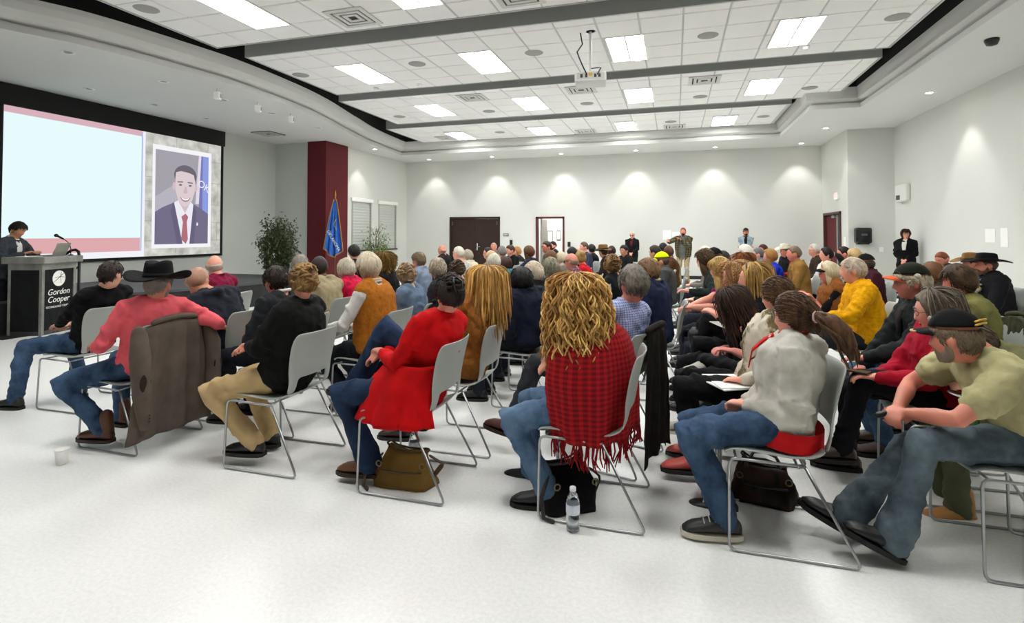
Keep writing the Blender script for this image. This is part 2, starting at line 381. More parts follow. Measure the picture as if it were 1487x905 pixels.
# panels: (x0, x1, y0, y1)
PANELS = [(-7.1, 3.4, .95, 3.75), (-7.15, 3.4, 4.2, 7.0), (-7.05, 3.35, 7.55, 10.15), (-7.35, 3.4, 10.7, 13.4), (-8.0, 2.6, 13.95, 16.3)]
TS = .605
LIGHT_X = (-5.62, -3.2, -.73, 1.75)
LIGHTS = []
ntile = 0
tile_me = None
for pi_, (x0, x1, y0, y1) in enumerate(PANELS):
    m = MB(); m.bbox(V(x0, y0, ZP + .012), V(x1, y1, ZP + .06)); pan = structure('ceiling_panel', m, GRID)
    f = MB(); f.bbox(V(x0, y0 - .03, ZP), V(x1, y0, ZP + .24)); f.bbox(V(x0, y1, ZP), V(x1, y1 + .03, ZP + .24)); f.bbox(V(x0 - .03, y0 - .03, ZP), V(x0, y1 + .03, ZP + .24)); f.bbox(V(x1, y0 - .03, ZP), V(x1 + .03, y1 + .03, ZP + .24))
    f.build('fascia', FASCIA, pan)
    ly = y0 + (.83 if pi_ != 1 else 1.1); ny0 = ly - 1.215 / 2 * 0
    lights = [(lx, ly + .607) for lx in LIGHT_X]
    if pi_ == 4: lights = [(-6.35, 15.55), (-3.76, 15.5), (-1.28, 15.5), (1.27, 15.5)]
    LIGHTS += [(pi_, a) for a in lights]
    xs = []
    x = LIGHT_X[0] - TS / 2
    while x > x0: x -= TS
    ys = ly
    while ys > y0: ys -= TS
    stuff = MB()
    while x < x1:
        y = ys
        while y < y1:
            a0, a1, b0, b1 = max(x, x0) + .012, min(x + TS, x1) - .012, max(y, y0) + .012, min(y + TS, y1) - .012
            y += TS
            if a1 - a0 < .05 or b1 - b0 < .05: continue
            if any(abs((a0 + a1) / 2 - lx) < .5 and abs((b0 + b1) / 2 - lyy) < .66 and a0 < lx + .29 and a1 > lx - .29 for lx, lyy in lights): 
                # clip the tile beside a light
                for (c0, c1) in ((a0, min(a1, lights[0][0] * 0 + [l for l in lights if abs((a0 + a1) / 2 - l[0]) < .6][0][0] - .315)), (max(a0, [l for l in lights if abs((a0 + a1) / 2 - l[0]) < .6][0][0] + .315), a1)):
                    if c1 - c0 > .05: stuff.bbox(V(c0, b0, ZP), V(c1, b1, ZP + .02))
                continue
            t = MB(); hx, hy = (a1 - a0) / 2, (b1 - b0) / 2
            t.rings([[(sx * (hx - q), sy * (hy - q), z) for sx, sy in ((-1, -1), (1, -1), (1, 1), (-1, 1))] for q, z in ((.008, .0), (0, .008), (0, .02))])
            if pi_ == 0: stuff.merge(t, Matrix.Translation(((a0 + a1) / 2, (b0 + b1) / 2, ZP))); continue
            full = hx > .285 and hy > .285
            if full:
                if tile_me is None: tile_me = t.mesh('ceiling_tile', TILE)
                o = bpy.data.objects.new('ceiling_tile', tile_me); COL.objects.link(o); o.parent = pan; o.location = ((a0 + a1) / 2, (b0 + b1) / 2, ZP); ntile += 1
            else:
                t.build('ceiling_tile', TILE, pan, loc=((a0 + a1) / 2, (b0 + b1) / 2, ZP)); ntile += 1
        x += TS
    if stuff.n: tag(stuff.build('ceiling_tile', TILE, pan), kind='stuff')
print('tiles', ntile)
# troffers
fr = MB()
for s in (-1, 1): fr.box((s * .295, 0, .0), (.02, 1.21, .03)); fr.box((0, s * .598, 0), (.57, .014, .03))
df = MB(); df.box((0, 0, .004), (.57, 1.18, .006)); df.box((0, 0, -.002), (.03, 1.18, .012), mi=1)
fm, dm = fr.mesh('frame', WHITEP), df.mesh('diffuser', [glow('#fefefc', TROFFER), WHITEP])
ROWN = ['over the viewer', 'in nearest tile panel', 'in second tile panel', 'in third tile panel', 'in farthest tile panel']
ORD = ['first from the stage side', 'second from the stage side', 'third from the stage side', 'fourth from the stage side']
for k, (pi_, (lx, ly)) in enumerate(LIGHTS):
    e = empty('ceiling_light', (lx, ly, ZP + .004), 0, 'bright rectangular ceiling light %s, %s' % (ROWN[pi_], ORD[k % 4]), 'ceiling light', 'rectangular lights in the tile ceiling')
    for n_, me in (('frame', fm), ('diffuser', dm)):
        o = bpy.data.objects.new(n_, me); COL.objects.link(o); o.parent = e
# ceiling speakers
SPK = mat('#a2a39f', .8, kind='tile')
sp = MB(); sp.lathe([(.02, -.014), (.12, -.012), (.15, -.004), (.155, .0), (.15, .004)], n=28); sme = sp.mesh('ceiling_speaker', SPK, True)
for k, (x, y, l) in enumerate(((-6.82, 5.5, 'in the nearest tile panel above the screen side'), (-6.84, 8.67, 'in the second tile panel by the stage edge'), (-4.4, 8.7, 'in the second tile panel between the first two lights'), (-2.25, 8.73, 'in the second tile panel beside the light before the projector'), (.5, 8.73, 'in the second tile panel between the last two lights'), (3., 8.75, 'in the second tile panel near the right wall'),
        (-6.82, 12.5, 'in the third tile panel by the stage edge'), (-4.4, 12.6, 'in the third tile panel between the first two lights'), (-1.95, 12.5, 'in the third tile panel behind the projector'), (.55, 12.6, 'in the third tile panel between the last two lights'), (2.7, 12.5, 'in the third tile panel near its wall end'), (2.2, 15.2, 'in the farthest tile panel near its wall end'), (-.1, 15.2, 'in the farthest tile panel between the last two lights'), (-5., 15.3, 'in the farthest tile panel between the first two lights'))):
    o = bpy.data.objects.new('ceiling_speaker', sme); COL.objects.link(o); o.location = (x, y, ZP + .0); tag(o, 'round grey ceiling speaker ' + l, 'ceiling speaker', 'round ceiling speakers')
# vents
vb = MB(); vb.box((0, 0, .002), (.58, .58, .004)); vbm = vb.mesh('backing', mat('#333434', .8))
vl = MB()
for q, t_ in ((.265, .07), (.175, .055), (.09, .055)):
    for s in (-1, 1): vl.box((s * q, 0, -.008), (t_, 2 * q + t_, .012)); vl.box((0, s * q, -.008), (2 * q - t_, t_, .012))
vlm = vl.mesh('louvre', mat('#d3d4d0', .5))
for x, y, l in ((-4.3, 6.55, 'in the nearest tile panel'), (-1.9, 6.55, 'in the nearest tile panel, farther from the stage'), (-4.3, 11.2, 'in the third tile panel between the first two lights'), (-1.88, 11.25, 'in the third tile panel behind the projector'), (.57, 11.25, 'in the third tile panel between the last two lights'), (-6.9, 15.7, 'in the farthest tile panel beside the first light'), (.0, 15.9, 'in the farthest tile panel between the last two lights'), (-2.5, 15.9, 'in the farthest tile panel between the middle lights')):
    e = empty('ceiling_vent', (x, y, ZP - .004), 0, 'square louvred air vent ' + l, 'ceiling vent', 'air vents in the tile ceiling')
    for n_, me in (('backing', vbm), ('louvre', vlm)): o = bpy.data.objects.new(n_, me); COL.objects.link(o); o.parent = e
vs = MB(); vs.box((0, 0, 0), (.6, .6, .02));
e = empty('ceiling_vent', (-10.4, 11.9, ROOF - .012), 0, 'square louvred air vent in the soffit over the stage', 'ceiling vent')
vs.build('backing', mat('#3a3b3b', .8), e); q = vl.mesh('louvre', mat('#b9bab6', .5)); o = bpy.data.objects.new('louvre', q); COL.objects.link(o); o.parent = e
# smoke detectors / sprinklers
for x, y, l in ((-.55, 8.55, 'beside the projector light'), (2.1, 8.7, 'beside the last light of the second tile panel'), (-5.9, 8.9, 'left of the first light, second tile panel'), (-4.9, 8.9, 'right of the first light, second tile panel'), (1.2, 15., 'beside the last light, farthest tile panel')):
    m = MB(); m.lathe([(.02, -.05), (.045, -.045), (.055, -.015), (.055, 0)], n=16); tag(m.build('smoke_detector', WHITEP, loc=(x - .05, y + 1.0, ZP), smooth=True), 'small white smoke detector on the ceiling ' + l, 'smoke detector')
# recessed downlights with their real lamps
trim = MB(); trim.lathe([(.055, -.004), (.085, -.006), (.09, 0), (.055, .004)], n=24, caps=False); tme = trim.mesh('trim_ring', WHITEP, True)
lens = MB(); lens.lathe([(.001, -.002), (.056, -.002)], n=20); lme = lens.mesh('lens', glow('#fff6e4', 14.))
lensd = MB(); lensd.lathe([(.001, -.002), (.056, -.002)], n=20); ldme = lensd.mesh('lens', mat('#8f98a6', .3))
def downlight(x, y, label, power, aim=None, cone=70, blend=.6, group='recessed downlights in the soffit'):
    e = empty('downlight', (x, y, ROOF - .003), 0, label, 'downlight', group)
    for n_, me in (('trim_ring', tme), ('lens', lme if power else ldme)): o = bpy.data.objects.new(n_, me); COL.objects.link(o); o.parent = e
    if power:
        ld = bpy.data.lights.new('downlight_lamp', 'SPOT'); ld.energy = power; ld.spot_size = R_(cone); ld.spot_blend = blend; ld.shadow_soft_size = .05; ld.color = (1, .98, .95)
        lo = bpy.data.objects.new('downlight_lamp', ld); COL.objects.link(lo); lo.parent = e; lo.location = (0, 0, -.03)
        if aim: lo.rotation_euler = Vector((aim[0], aim[1], aim[2])).to_track_quat('-Z', 'Y').to_euler()
ORDB = ['first', 'second', 'third', 'fourth', 'fifth', 'sixth', 'seventh']
for k, x in enumerate((-8.5, -6.1, -3.65, -1.2, 1.2, 3.6)):
    downlight(x, YB - .62, 'small bright downlight washing the back wall, %s from the window corner' % ORDB[k], WASH, (0, .28, -1))
downlight(-9.1, 15.1, 'small bright downlight above the shaded windows', WASH, (-.22, 0, -1))
downlight(3.68, 15.4, 'small bright downlight beside the alcove corner', WASH * .7, (.25, .1, -1))
downlight(4.65, 12.1, 'small bright downlight by the right wall, the farther one', WASH * 1.1, (.22, 0, -1))
downlight(4.65, 8.6, 'small bright downlight by the right wall, the nearer one', WASH * 1.1, (.22, 0, -1))
for k, (x, y) in enumerate(((-8.58, 5.7), (-10.38, 7.27), (-8.61, 7.29), (-10.34, 8.56), (-10.43, 9.94), (-8.65, 8.65), (-8.6, 9.97), (-8.65, 11.67))):
    downlight(x, y, 'unlit recessed stage downlight in bluish soffit, %s from the lectern side' % (ORDB + ['eighth'])[k], 0, group='recessed stage downlights')
# small track heads at the curved soffit edge
for k, (x, y) in enumerate(((-8.1, 7.95), (-8.15, 9.03), (-8.2, 10.08))):
    e = empty('spot_head', (x, y, ROOF), R_(-60), 'small white spotlight hanging at the curved soffit edge, %s from the lectern' % ORDB[k], 'spotlight', 'white spotlights on the stage soffit')
    m = MB(); m.tube([(0, 0, 0), (0, 0, -.07)], .015, 8, False); m.build('stem', WHITEP, e)
    m = MB(); m.box((0, 0, -.13), (.15, .11, .13)); bevel(m.build('housing', WHITEP, e), .015)
    m = MB(); m.box((0, .058, -.13), (.09, .006, .08)); m.build('lens', mat('#9aa0a0', .2), e)
m = MB(); m.lathe([(.005, -.10), (.06, -.085), (.08, -.04), (.085, -.03), (.085, 0)], n=20, mi=0); tag(m.build('security_dome', mat('#141417', .12), loc=(4.2, 9.0, ROOF), smooth=True), 'dark dome security camera on the soffit by the right wall', 'security camera')

# ------------------------------------------------------------------ stage
def curve_poly(P, n=5): return [tuple(p) for p in spline(P, n)]
front = curve_poly([(-10., 2.), (-9.85, 3.6), (-9.55, 5.), (-9.1, 6.1), (-8.5, 7.3), (-8.15, 8.5), (-8.1, 9.5), (-8.2, 10.4)])
poly = [(XL, 2.)] + front + [(-8.2, 10.8), (XL, 10.8)]
m = MB(); m.prism(poly, 0, .44); st = structure('stage_floor', m, mat('#111113', .7))
m = MB(); m.prism([(x + .02, y) for x, y in poly], .44, .48); m.build('stage_deck', mat('#46474a', .55, kind='paint'), st)
for k in range(3):
    m = MB(); m.bbox(V(-10.4, 10.8 + k * .3, 0), V(-8.9, 11.1 + k * .3, .36 - k * .12)); m.build('step', mat('#1d1d1f', .6), st)
def handrail(pts, low, posts, label):
    e = empty('handrail', (0, 0, 0), 0, label, 'handrail'); B = np.array(posts[0][0]); e.location = tuple(B)
    m = MB(); m.tube([np.array(p) - B for p in pts], .021, 10); m.build('top_rail', METALB, e, True)
    m = MB(); m.tube([np.array(p) - B for p in low], .016, 8); m.build('lower_rail', METALB, e, True)
    for a, b in posts: m = MB(); m.tube([np.array(a) - B, np.array(b) - B], .02, 10, False); m.build('post', METALB, e, True)
handrail([(-9.75, 6.12, .75), (-9.5, 6.15, .95), (-9.25, 6.17, 1.14), (-9.15, 6.18, 1.2), (-9.07, 6.19, 1.21), (-9.02, 6.2, 1.18), (-9., 6.2, 1.1)], [(-9.75, 6.12, .50), (-9., 6.2, .95)], [((-9., 6.2, .0), (-9., 6.2, 1.12)), ((-9.75, 6.12, 0), (-9.75, 6.12, .75))], 'black curved stair handrail behind the lectern')
handrail([(-9.05, 10.35, 1.16), (-8.95, 10.95, .88)], [(-9.05, 10.35, .95), (-8.95, 10.95, .67)], [((-9.05, 10.35, .48), (-9.05, 10.35, 1.16)), ((-8.95, 10.95, 0), (-8.95, 10.95, .88))], 'black handrail beside the ficus, its post nearest the screen')
handrail([(-9.25, 11.2, 1.24), (-9.12, 11.62, .98)], [(-9.25, 11.2, 1.05), (-9.12, 11.62, .79)], [((-9.25, 11.2, .0), (-9.25, 11.2, 1.24)), ((-9.12, 11.62, 0), (-9.12, 11.62, .98))], 'black sloping handrail between the ficus and the maroon column')

# ------------------------------------------------------------------ projection screen
XS = XL + .06
def sy(x, y): p = onx(x, y, XS); return p[1], p[2]
Y0, Y1, Z0, Z1 = 6.53, 11.32, .955, 3.76
pe = empty('projection_screen', (XS, Y0, Z0), 0, 'big wall projection screen showing a slide with portrait of a man in suit', 'screen')
def flat(name, pts, col, depth, st=None, parent=pe, org=(XS, Y0, Z0)):
    m = MB(); n = len(pts); d = depth * .0012
    m.add([(d, y - org[1], z - org[2]) for y, z in pts] + [(d - .001, y - org[1], z - org[2]) for y, z in pts], [tuple(range(n))] + [(i, n + i, n + (i + 1) % n, (i + 1) % n) for i in range(n)])
    return m.build(name, glow(col, st if st else SCREEN), parent)
SCREEN = .98 / (2 ** S.view_settings.exposure)
def rect(a, b, c, d): return [(a, c), (b, c), (b, d), (a, d)]
m = MB(); m.bbox(V(-.05, -.25, -.06), V(-.002, Y1 - Y0 + .09, Z1 - Z0 + .385)); m.bbox(V(-.002, -.25, Z1 - Z0), V(.05, Y1 - Y0 + .09, Z1 - Z0 + .385)); m.build('black_border', mat('#060606', .8), pe)
flat('slide_base', rect(Y0, Y1, Z0, Z1), '#f4f4fb', 1)
# left text pane (left blank, pale cyan), pink bars
ys_, _ = sy(205, 300)
flat('slide_band', rect(Y0, ys_, Z1 - .12, Z1), '#d9b3be', 2)
flat('slide_pane', rect(Y0, ys_ - .02, Z0 + .42, Z1 - .12), '#e9fdff', 2)
flat('slide_band', rect(Y0, ys_ - .02, Z0 + .13, Z0 + .42), '#e0acb0', 2)
flat('slide_rule', rect(ys_ - .01, ys_ + .02, Z0 + .13, Z1 - .02), '#a9c6ee', 2)
yw = sy(210, 300)[0]
STN = bpy.data.materials.new('stone_print'); STN.use_nodes = True
nt = STN.node_tree; nt.nodes.clear(); tcn = nt.nodes.new('ShaderNodeTexCoord'); nz_ = nt.nodes.new('ShaderNodeTexNoise'); nz_.inputs['Scale'].default_value = 4; nz_.inputs['Detail'].default_value = 6
rp = nt.nodes.new('ShaderNodeValToRGB'); rp.color_ramp.elements[0].position = .3; rp.color_ramp.elements[1].position = .7; rp.color_ramp.elements[0].color = lin('#a9a9a2'); rp.color_ramp.elements[1].color = lin('#e2e2da')
em = nt.nodes.new('ShaderNodeEmission'); em.inputs[1].default_value = SCREEN; ou = nt.nodes.new('ShaderNodeOutputMaterial')
nt.links.new(tcn.outputs['Object'], nz_.inputs[0]); nt.links.new(nz_.outputs[0], rp.inputs[0]); nt.links.new(rp.outputs[0], em.inputs[0]); nt.links.new(em.outputs[0], ou.inputs[0])
o = flat('slide_stone_wall', rect(yw, Y1, Z0, Z1), '#cfcfc8', 2); o.data.materials[0] = STN
for z in (1.3, 1.75, 2.2, 2.75, 3.3): flat('slide_joint', rect(yw, Y1, z, z + .012), '#a5a5a0', 3)
for k, (y, z0, z1) in enumerate(((10.05, 2.2, 2.75), (11.2, 1.3, 1.75), (10.0, 3.3, 3.76), (10.9, 3.3, 3.76), (11.22, 2.2, 2.75), (10.0, 1.0, 1.3))): flat('slide_joint', rect(y, y + .012, z0, z1), '#a5a5a0', 3)
fy0, fz1 = sy(222, 206); fy1 = sy(307, 222)[0]; fz0 = 1.13; fz1 = 3.52
flat('portrait_mat', rect(fy0, fy1, fz0, fz1), '#f6f6fb', 4)
a, b, c, d = fy0 + .07, fy1 - .09, fz0 + .09, fz1 - .11
flat('portrait_ground', rect(a, b, c, d), '#a6a3ad', 5)
W_, H_ = b - a, d - c
def pp(pts): return [(a + u * W_, c + v * H_) for u, v in pts]
def el(u, v, ru, rv, n=28, a0=0, a1=2 * PI): return [(u + ru * math.cos(t), v + rv * math.sin(t)) for t in np.linspace(a0, a1, n, endpoint=(a1 - a0 < 6))]
flat('portrait_haze', pp([(0, .1), (.5, .1), (.5, .72), (0, .5)]), '#b9b6c2', 6)
flat('portrait_flag_stripe', pp([(.74, .45), (.83, .45), (.86, 1.), (.80, 1.)]), '#e3dbe8', 6)
flat('portrait_flag', pp([(.80, .30), (1, .30), (1, 1), (.85, 1)]), '#8f9fe0', 6)
flat('portrait_flag_fold', pp([(.80, .30), (.88, .30), (.88, 1), (.85, 1)]), '#7d79b4', 6.3)
flat('portrait_suit', pp([(0, 0), (1, 0), (1, .34), (.90, .38), (.66, .46), (.36, .46), (.12, .39), (0, .34)]), '#77708a', 7)
flat('portrait_shirt', pp([(.33, .45), (.42, .48), (.62, .48), (.70, .44), (.63, .0), (.48, .0)]), '#efeef6', 8)
flat('portrait_lapel', pp([(.33, .46), (.50, .0), (.40, .0), (.27, .36)]), '#6b6480', 9)
flat('portrait_lapel', pp([(.70, .45), (.63, .0), (.72, .0), (.76, .36)]), '#6b6480', 9)
flat('portrait_tie', pp([(.47, .30), (.55, .335), (.60, .30), (.575, .24), (.60, .05), (.56, .0), (.47, .05), (.50, .24)]), '#b4737c', 10)
flat('portrait_neck', pp([(.42, .52), (.64, .52), (.64, .46), (.54, .34), (.42, .46)]), '#d3c2c6', 9)
flat('portrait_hair', pp(el(.54, .755, .215, .115)), '#6f6a74', 10)
flat('portrait_ear', pp(el(.33, .63, .03, .045)), '#d3c0c5', 9.5); flat('portrait_ear', pp(el(.745, .63, .03, .045)), '#d3c0c5', 9.5)
flat('portrait_face', pp([(.35, .72), (.36, .78), (.45, .80), (.6, .79), (.70, .77), (.725, .70), (.72, .58), (.67, .48), (.60, .425), (.53, .41), (.46, .43), (.40, .49), (.355, .58)]), '#dfced2', 11)
flat('portrait_brow', pp([(.39, .685), (.49, .69), (.49, .675), (.39, .672)]), '#807a82', 12); flat('portrait_brow', pp([(.58, .69), (.68, .685), (.68, .672), (.58, .675)]), '#807a82', 12)
flat('portrait_eye', pp(el(.445, .648, .03, .010)), '#746d75', 12); flat('portrait_eye', pp(el(.63, .648, .03, .010)), '#746d75', 12)
flat('portrait_nose', pp([(.53, .63), (.555, .63), (.585, .565), (.54, .555), (.50, .565)]), '#cdb8bd', 12)
flat('portrait_smile', pp([(.43, .515), (.54, .50), (.645, .515), (.60, .475), (.54, .462), (.48, .475)]), '#a88a92', 12)
flat('portrait_teeth', pp([(.455, .510), (.54, .497), (.62, .510), (.59, .487), (.54, .480), (.49, .487)]), '#f6f3f6', 13)
flat('portrait_pin', pp([(.765, .20), (.80, .21), (.79, .24), (.765, .235)]), '#e8e6ef', 10)
text_mesh('OK', .26, Vector((.012, a + .905 * W_ - Y0, c + .655 * H_ - Z0)), Matrix.Rotation(PI / 2, 4, 'Z') @ Matrix.Rotation(PI / 2, 4, 'X') @ Matrix.Rotation(R_(-28), 4, 'Z'), glow('#eceefc', SCREEN), 'portrait_lettering', pe)
# ================================================================== PEOPLE
# head surface: unit directions -> points (head centred between the ears, face towards +Y)
def headsurf(d):
    d = np.asarray(d, float); x, y, z = d[..., 0], d[..., 1], d[..., 2]
    px, py, pz = x * .077, y * .097, z * .112
    t = np.clip(-z, 0, 1)
    px = px * (1 - .26 * t ** 1.3)
    py = np.where(y < 0, py * (1 - .42 * t), py)
    f = np.clip(y, 0, 1)
    g = lambda a, s: np.exp(-(a / s) ** 2)
    py = py + .035 * g(px, .034) * np.clip(-z - .55, 0, .4) / .4 * (y > -.2)     # chin
    py = py + .004 * g(pz - .03, .012) * f - .009 * g(np.abs(px) - .031, .014) * g(pz - .004, .012) * f
    nz_ = np.clip((.012 - pz) / .05, 0, 1) * (pz > -.052) * np.clip((pz + .052) / .010, 0, 1)
    py = py + .026 * g(px, .011 + .006 * np.clip(-pz / .04, 0, 1)) * nz_ * (y > .2)
    py = py + .006 * g(pz + .066, .007) * g(px, .022) * f - .003 * g(pz + .075, .004) * g(px, .02) * f
    return np.stack([px, py, pz], -1)
def head_mb(n=36, k=26):
    m = MB(); th = np.linspace(.03, PI - .03, k); a = np.linspace(0, 2 * PI, n, endpoint=False)
    a = a - .35 * np.sin(a - PI / 2) * 0
    D = np.array([[(math.sin(t) * math.sin(b), math.sin(t) * math.cos(b), -math.cos(t)) for b in a] for t in th])
    m.rings(headsurf(D)[:, ::-1])
    for s in (-1, 1): m.ell((s * .080, -.010, -.008), (.011, .020, .032), 10, 7, Matrix.Rotation(s * .45, 3, 'Z'))
    return m
HEAD_HI, HEAD_LO = head_mb(64, 48), head_mb(26, 18)

def zhair(az, style):
    A = abs(az) * 180 / PI
    if style in ('bald',): pts = [(0, .02), (70, .02), (78, .01), (95, -.005), (115, -.045), (180, -.06)]
    elif style == 'buzz': pts = [(0, .072), (45, .058), (68, .03), (78, -.012), (84, .018), (106, .018), (114, -.04), (180, -.055)]
    elif style == 'short': pts = [(0, .070), (40, .060), (62, .035), (77, -.018), (84, .016), (105, .016), (113, -.042), (180, -.062)]
    else: pts = [(0, .074), (35, .066), (55, .03), (72, -.02), (95, -.035), (120, -.06), (180, -.075)]
    return float(np.interp(A, [p[0] for p in pts], [p[1] for p in pts]))
def hair_mb(style, length=.25, th=.016, seed=0, hi=False, vol=1., wave=.0, part=True, hatline=0.):
    """one closed shell from the crown to the hairline, with a curtain below it for long hair"""
    rnd = random.Random(seed); m = MB()
    na, n1 = (72, 14) if hi else (30, 8)
    n2 = (16 if hi else 7) if length > 0 else 0
    cols = []
    base = 'long' if length > 0 else style
    for i in range(na):
        az = -PI + 2 * PI * i / na
        zl = zhair(az, style if style in ('bald', 'buzz', 'short') else 'long')
        tl = math.acos(max(-.95, min(.95, zl / .112)))
        t0 = .02
        if hatline: t0 = min(tl - .02, math.acos(hatline / .112))
        if style == 'bald': t0 = max(.03, min(tl - .02, tl - .62 * min(1, max(0, (abs(az) - 1.2) / .5))))
        col = []
        for j in range(n1 + 1):
            s = j / n1; t = t0 + (tl - t0) * s
            d = V(math.sin(t) * math.sin(az), math.sin(t) * math.cos(az), math.cos(t))
            p = headsurf(d)
            e = min(1, (1 - s) * (5 if length == 0 or abs(az) < 1.1 else 99) + .15)
            if style == 'bald': e *= min(1, s * 4 + .1)
            if hatline: e *= .75 * min(1, s * 4 + .1)
            nn = noise.noise(Vector((az * 5 + seed * 7, s * 2.2, seed))) * .35 + noise.noise(Vector((az * 19, s * 3.5, seed + 5.))) * .22
            k = th * vol * e * (1 + nn * (1.3 if hi else 1.))
            if part and style != 'bald' and length > 0: k *= 1 - .35 * math.exp(-(math.sin(az) / .12) ** 2) * (1 if math.cos(az) > -.3 else 0)
            col.append(p + d * k)
        if n2:
            a0 = .95; q = min(1, max(0, (abs(az) - a0) / .35)); q = q * q * (3 - 2 * q)
            Lz = length * q * (1 + .10 * noise.noise(Vector((az * 3, seed, 1.))))
            e0 = col[-1]; out = nrm(V(e0[0], e0[1], 0)); inner = []
            for j in range(1, n2 + 1):
                s = j / n2
                wv = wave * math.sin(s * 9 + az * 5 + seed) * s
                lk = .010 * noise.noise(Vector((az * 11, s * 1.5, seed + 9.))) + .006 * noise.noise(Vector((az * 27, s * 1.2, seed)))
                r = (.022 * vol * math.sin(min(1., s * 1.3) * PI * .62) - .018 * s ** 3) * q + (lk + wv) * q
                col.append(e0 + out * r + V(0, 0, -Lz * s))
                inner.append(e0 - out * (.028 - .004 * s) * (1 if q > 0 else .2) + out * (.012 * vol * math.sin(min(1., s * 1.3) * PI * .62)) * q + V(0, 0, -Lz * s * .985))
            col += inner[::-1]
            col.append(e0 - out * .03)
        else:
            tz = tl; d = V(math.sin(tz) * math.sin(az), math.sin(tz) * math.cos(az), math.cos(tz)); col.append(headsurf(d) * .93)
        cols.append(col)
    Rg = np.array(cols).transpose(1, 0, 2)[:, ::-1]
    m.rings(Rg, True)
    return m
def strands(m, n, style_len, seed, th, curl=0., az_min=.8, spread=.02, r=.006, nst=12, drop0=.05, turns=4, nside=5, zlo=-.05):
    rnd = random.Random(seed)
    for i in range(n):
        az = rnd.uniform(az_min, PI) * rnd.choice((-1, 1)); t0 = rnd.uniform(.15, 1.75)
        d = V(math.sin(t0) * math.sin(az), math.sin(t0) * math.cos(az), math.cos(t0))
        p0 = headsurf(d) + d * (th + rnd.uniform(-.003, .006)); Lh = style_len * rnd.uniform(.6, 1.1)
        P, ph, hand = [], rnd.uniform(0, 6), rnd.choice((-1, 1)) * rnd.uniform(.6, 1.2)
        p = p0.copy(); out = nrm(V(d[0], d[1], .0)); tang = nrm(V(0, 0, -1) + d * d[2])
        for j in range(nst):
            s = j / (nst - 1)
            o = out * (spread * s ** .7)
            q = p + o
            if curl:
                sd = nrm(np.cross(out, V(0, 0, 1))); k = turns * 2 * PI * s + ph
                q = q + curl * (out * math.cos(k) + hand * sd * math.sin(k)) * min(1, .3 + s * 2)
            P.append(q)
            rr = math.hypot(p[0], p[1])
            if p[2] > zlo and rr < .13:
                dd = nrm(p); tang = nrm(V(0, 0, -1) - dd * (V(0, 0, -1) @ dd) + dd * .06) if abs(dd[2]) < .999 else out
            else: tang = V(out[0] * .05, out[1] * .05, -1)
            p = p + tang * (Lh / nst)
        m.tube(P, [r * (.7 + .3 * math.sin(PI * j / nst)) for j in range(nst - 1)] + [r * .25], nside, False, mi=rnd.choice((0, 0, 0, 1, 1, 2)))

def fur(m, style, n, ln, th, seed, r=.0026, hatline=0., comb='down'):
    rnd = random.Random(seed + 77)
    for i in range(n):
        az = rnd.uniform(-PI, PI); tl = math.acos(max(-.95, min(.95, zhair(az, style) / .112))); t0 = math.acos(hatline / .112) if hatline else .05
        t = math.acos(1 - (1 - math.cos(tl)) * rnd.random() ** .8) if not hatline else t0 + (tl - t0) * rnd.random()
        d = V(math.sin(t) * math.sin(az), math.sin(t) * math.cos(az), math.cos(t)); p = headsurf(d) + d * th * .75
        if comb == 'down': g = V(0, -.35, -1) if t > .5 else V(.6 * (1 if math.sin(az) > 0 else -1), -.5, -.2)
        else: g = (V(0, -.115, .05) if comb == 'up' else V(0, -.13, -.005)) - p
        g = nrm(g - d * (g @ d)) ; jt = .28 if comb == 'down' else .13; g = nrm(g + V(rnd.gauss(0, jt), rnd.gauss(0, jt), rnd.gauss(0, jt))); L_ = ln * rnd.uniform(.6, 1.2)
        P, q = [p], p
        for k in range(3):
            g = nrm(g - d * (g @ d) * .8 + d * (.10 if k == 0 else -.04)); q = q + g * L_ / 3; d = nrm(q); P.append(q)
        m.tube(P, [r, r * 1.25, r, r * .4], 4, False)

def beard_mb(length=.03, mous=True):
    m = MB(); na, k = 30, 10; outer, inner = [], []
    for j in range(k):
        s = j / (k - 1); ro, ri = [], []
        for i in range(na):
            az = -1.68 + 3.36 * i / (na - 1)
            ztop = float(np.interp(abs(az), [0, .4, .8, 1.2, 1.45, 1.68], [-.044, -.046, -.066, -.058, -.012, .0]))
            t0 = math.acos(max(-.99, ztop / .112)); t = t0 + (PI * .93 - t0) * s
            d = V(math.sin(t) * math.sin(az), math.sin(t) * math.cos(az), math.cos(t)); p = headsurf(d)
            e = min(1, 6 * s + .1) * min(1, 5 * (1.68 - abs(az)) + .1) * (1 if s < .85 else .5)
            ro.append(p + nrm(V(d[0], d[1], d[2] * .6)) * (.007 + .003 * noise.noise(Vector((az * 9, s * 9, 3.)))) * e + V(0, .25, -1) * length * max(0, s - .35) * math.exp(-(az / .8) ** 2) * e)
            ri.append(p * .95)
        outer.append(ro); inner.append(ri)
    m.rings(outer, False, closed=False); m.rings(np.array(inner)[:, ::-1], False, closed=False)
    return m
def glasses_mb(dark=False):
    m = MB()
    if dark:
        for s in (-1, 1): m.ell((s * .033, .095, .002), (.024, .004, .017), 12, 6)
    for s in (-1, 1):
        c = V(s * .033, .097, .002)
        P = [c + V(.025 * math.cos(t), -.012 * abs(math.cos(t)) ** 2 * (1 if s * math.cos(t) > 0 else .2), .018 * math.sin(t)) for t in np.linspace(0, 2 * PI, 13)]
        m.tube(P, .0022, 5, False)
        m.tube([(s * .058, .085, .006), (s * .078, .05, .008), (s * .080, -.01, .004), (s * .078, -.03, -.01)], .002, 5, False)
    m.tube([(-.009, .100, .004), (0, .103, .007), (.009, .100, .004)], .002, 5, False)
    return m
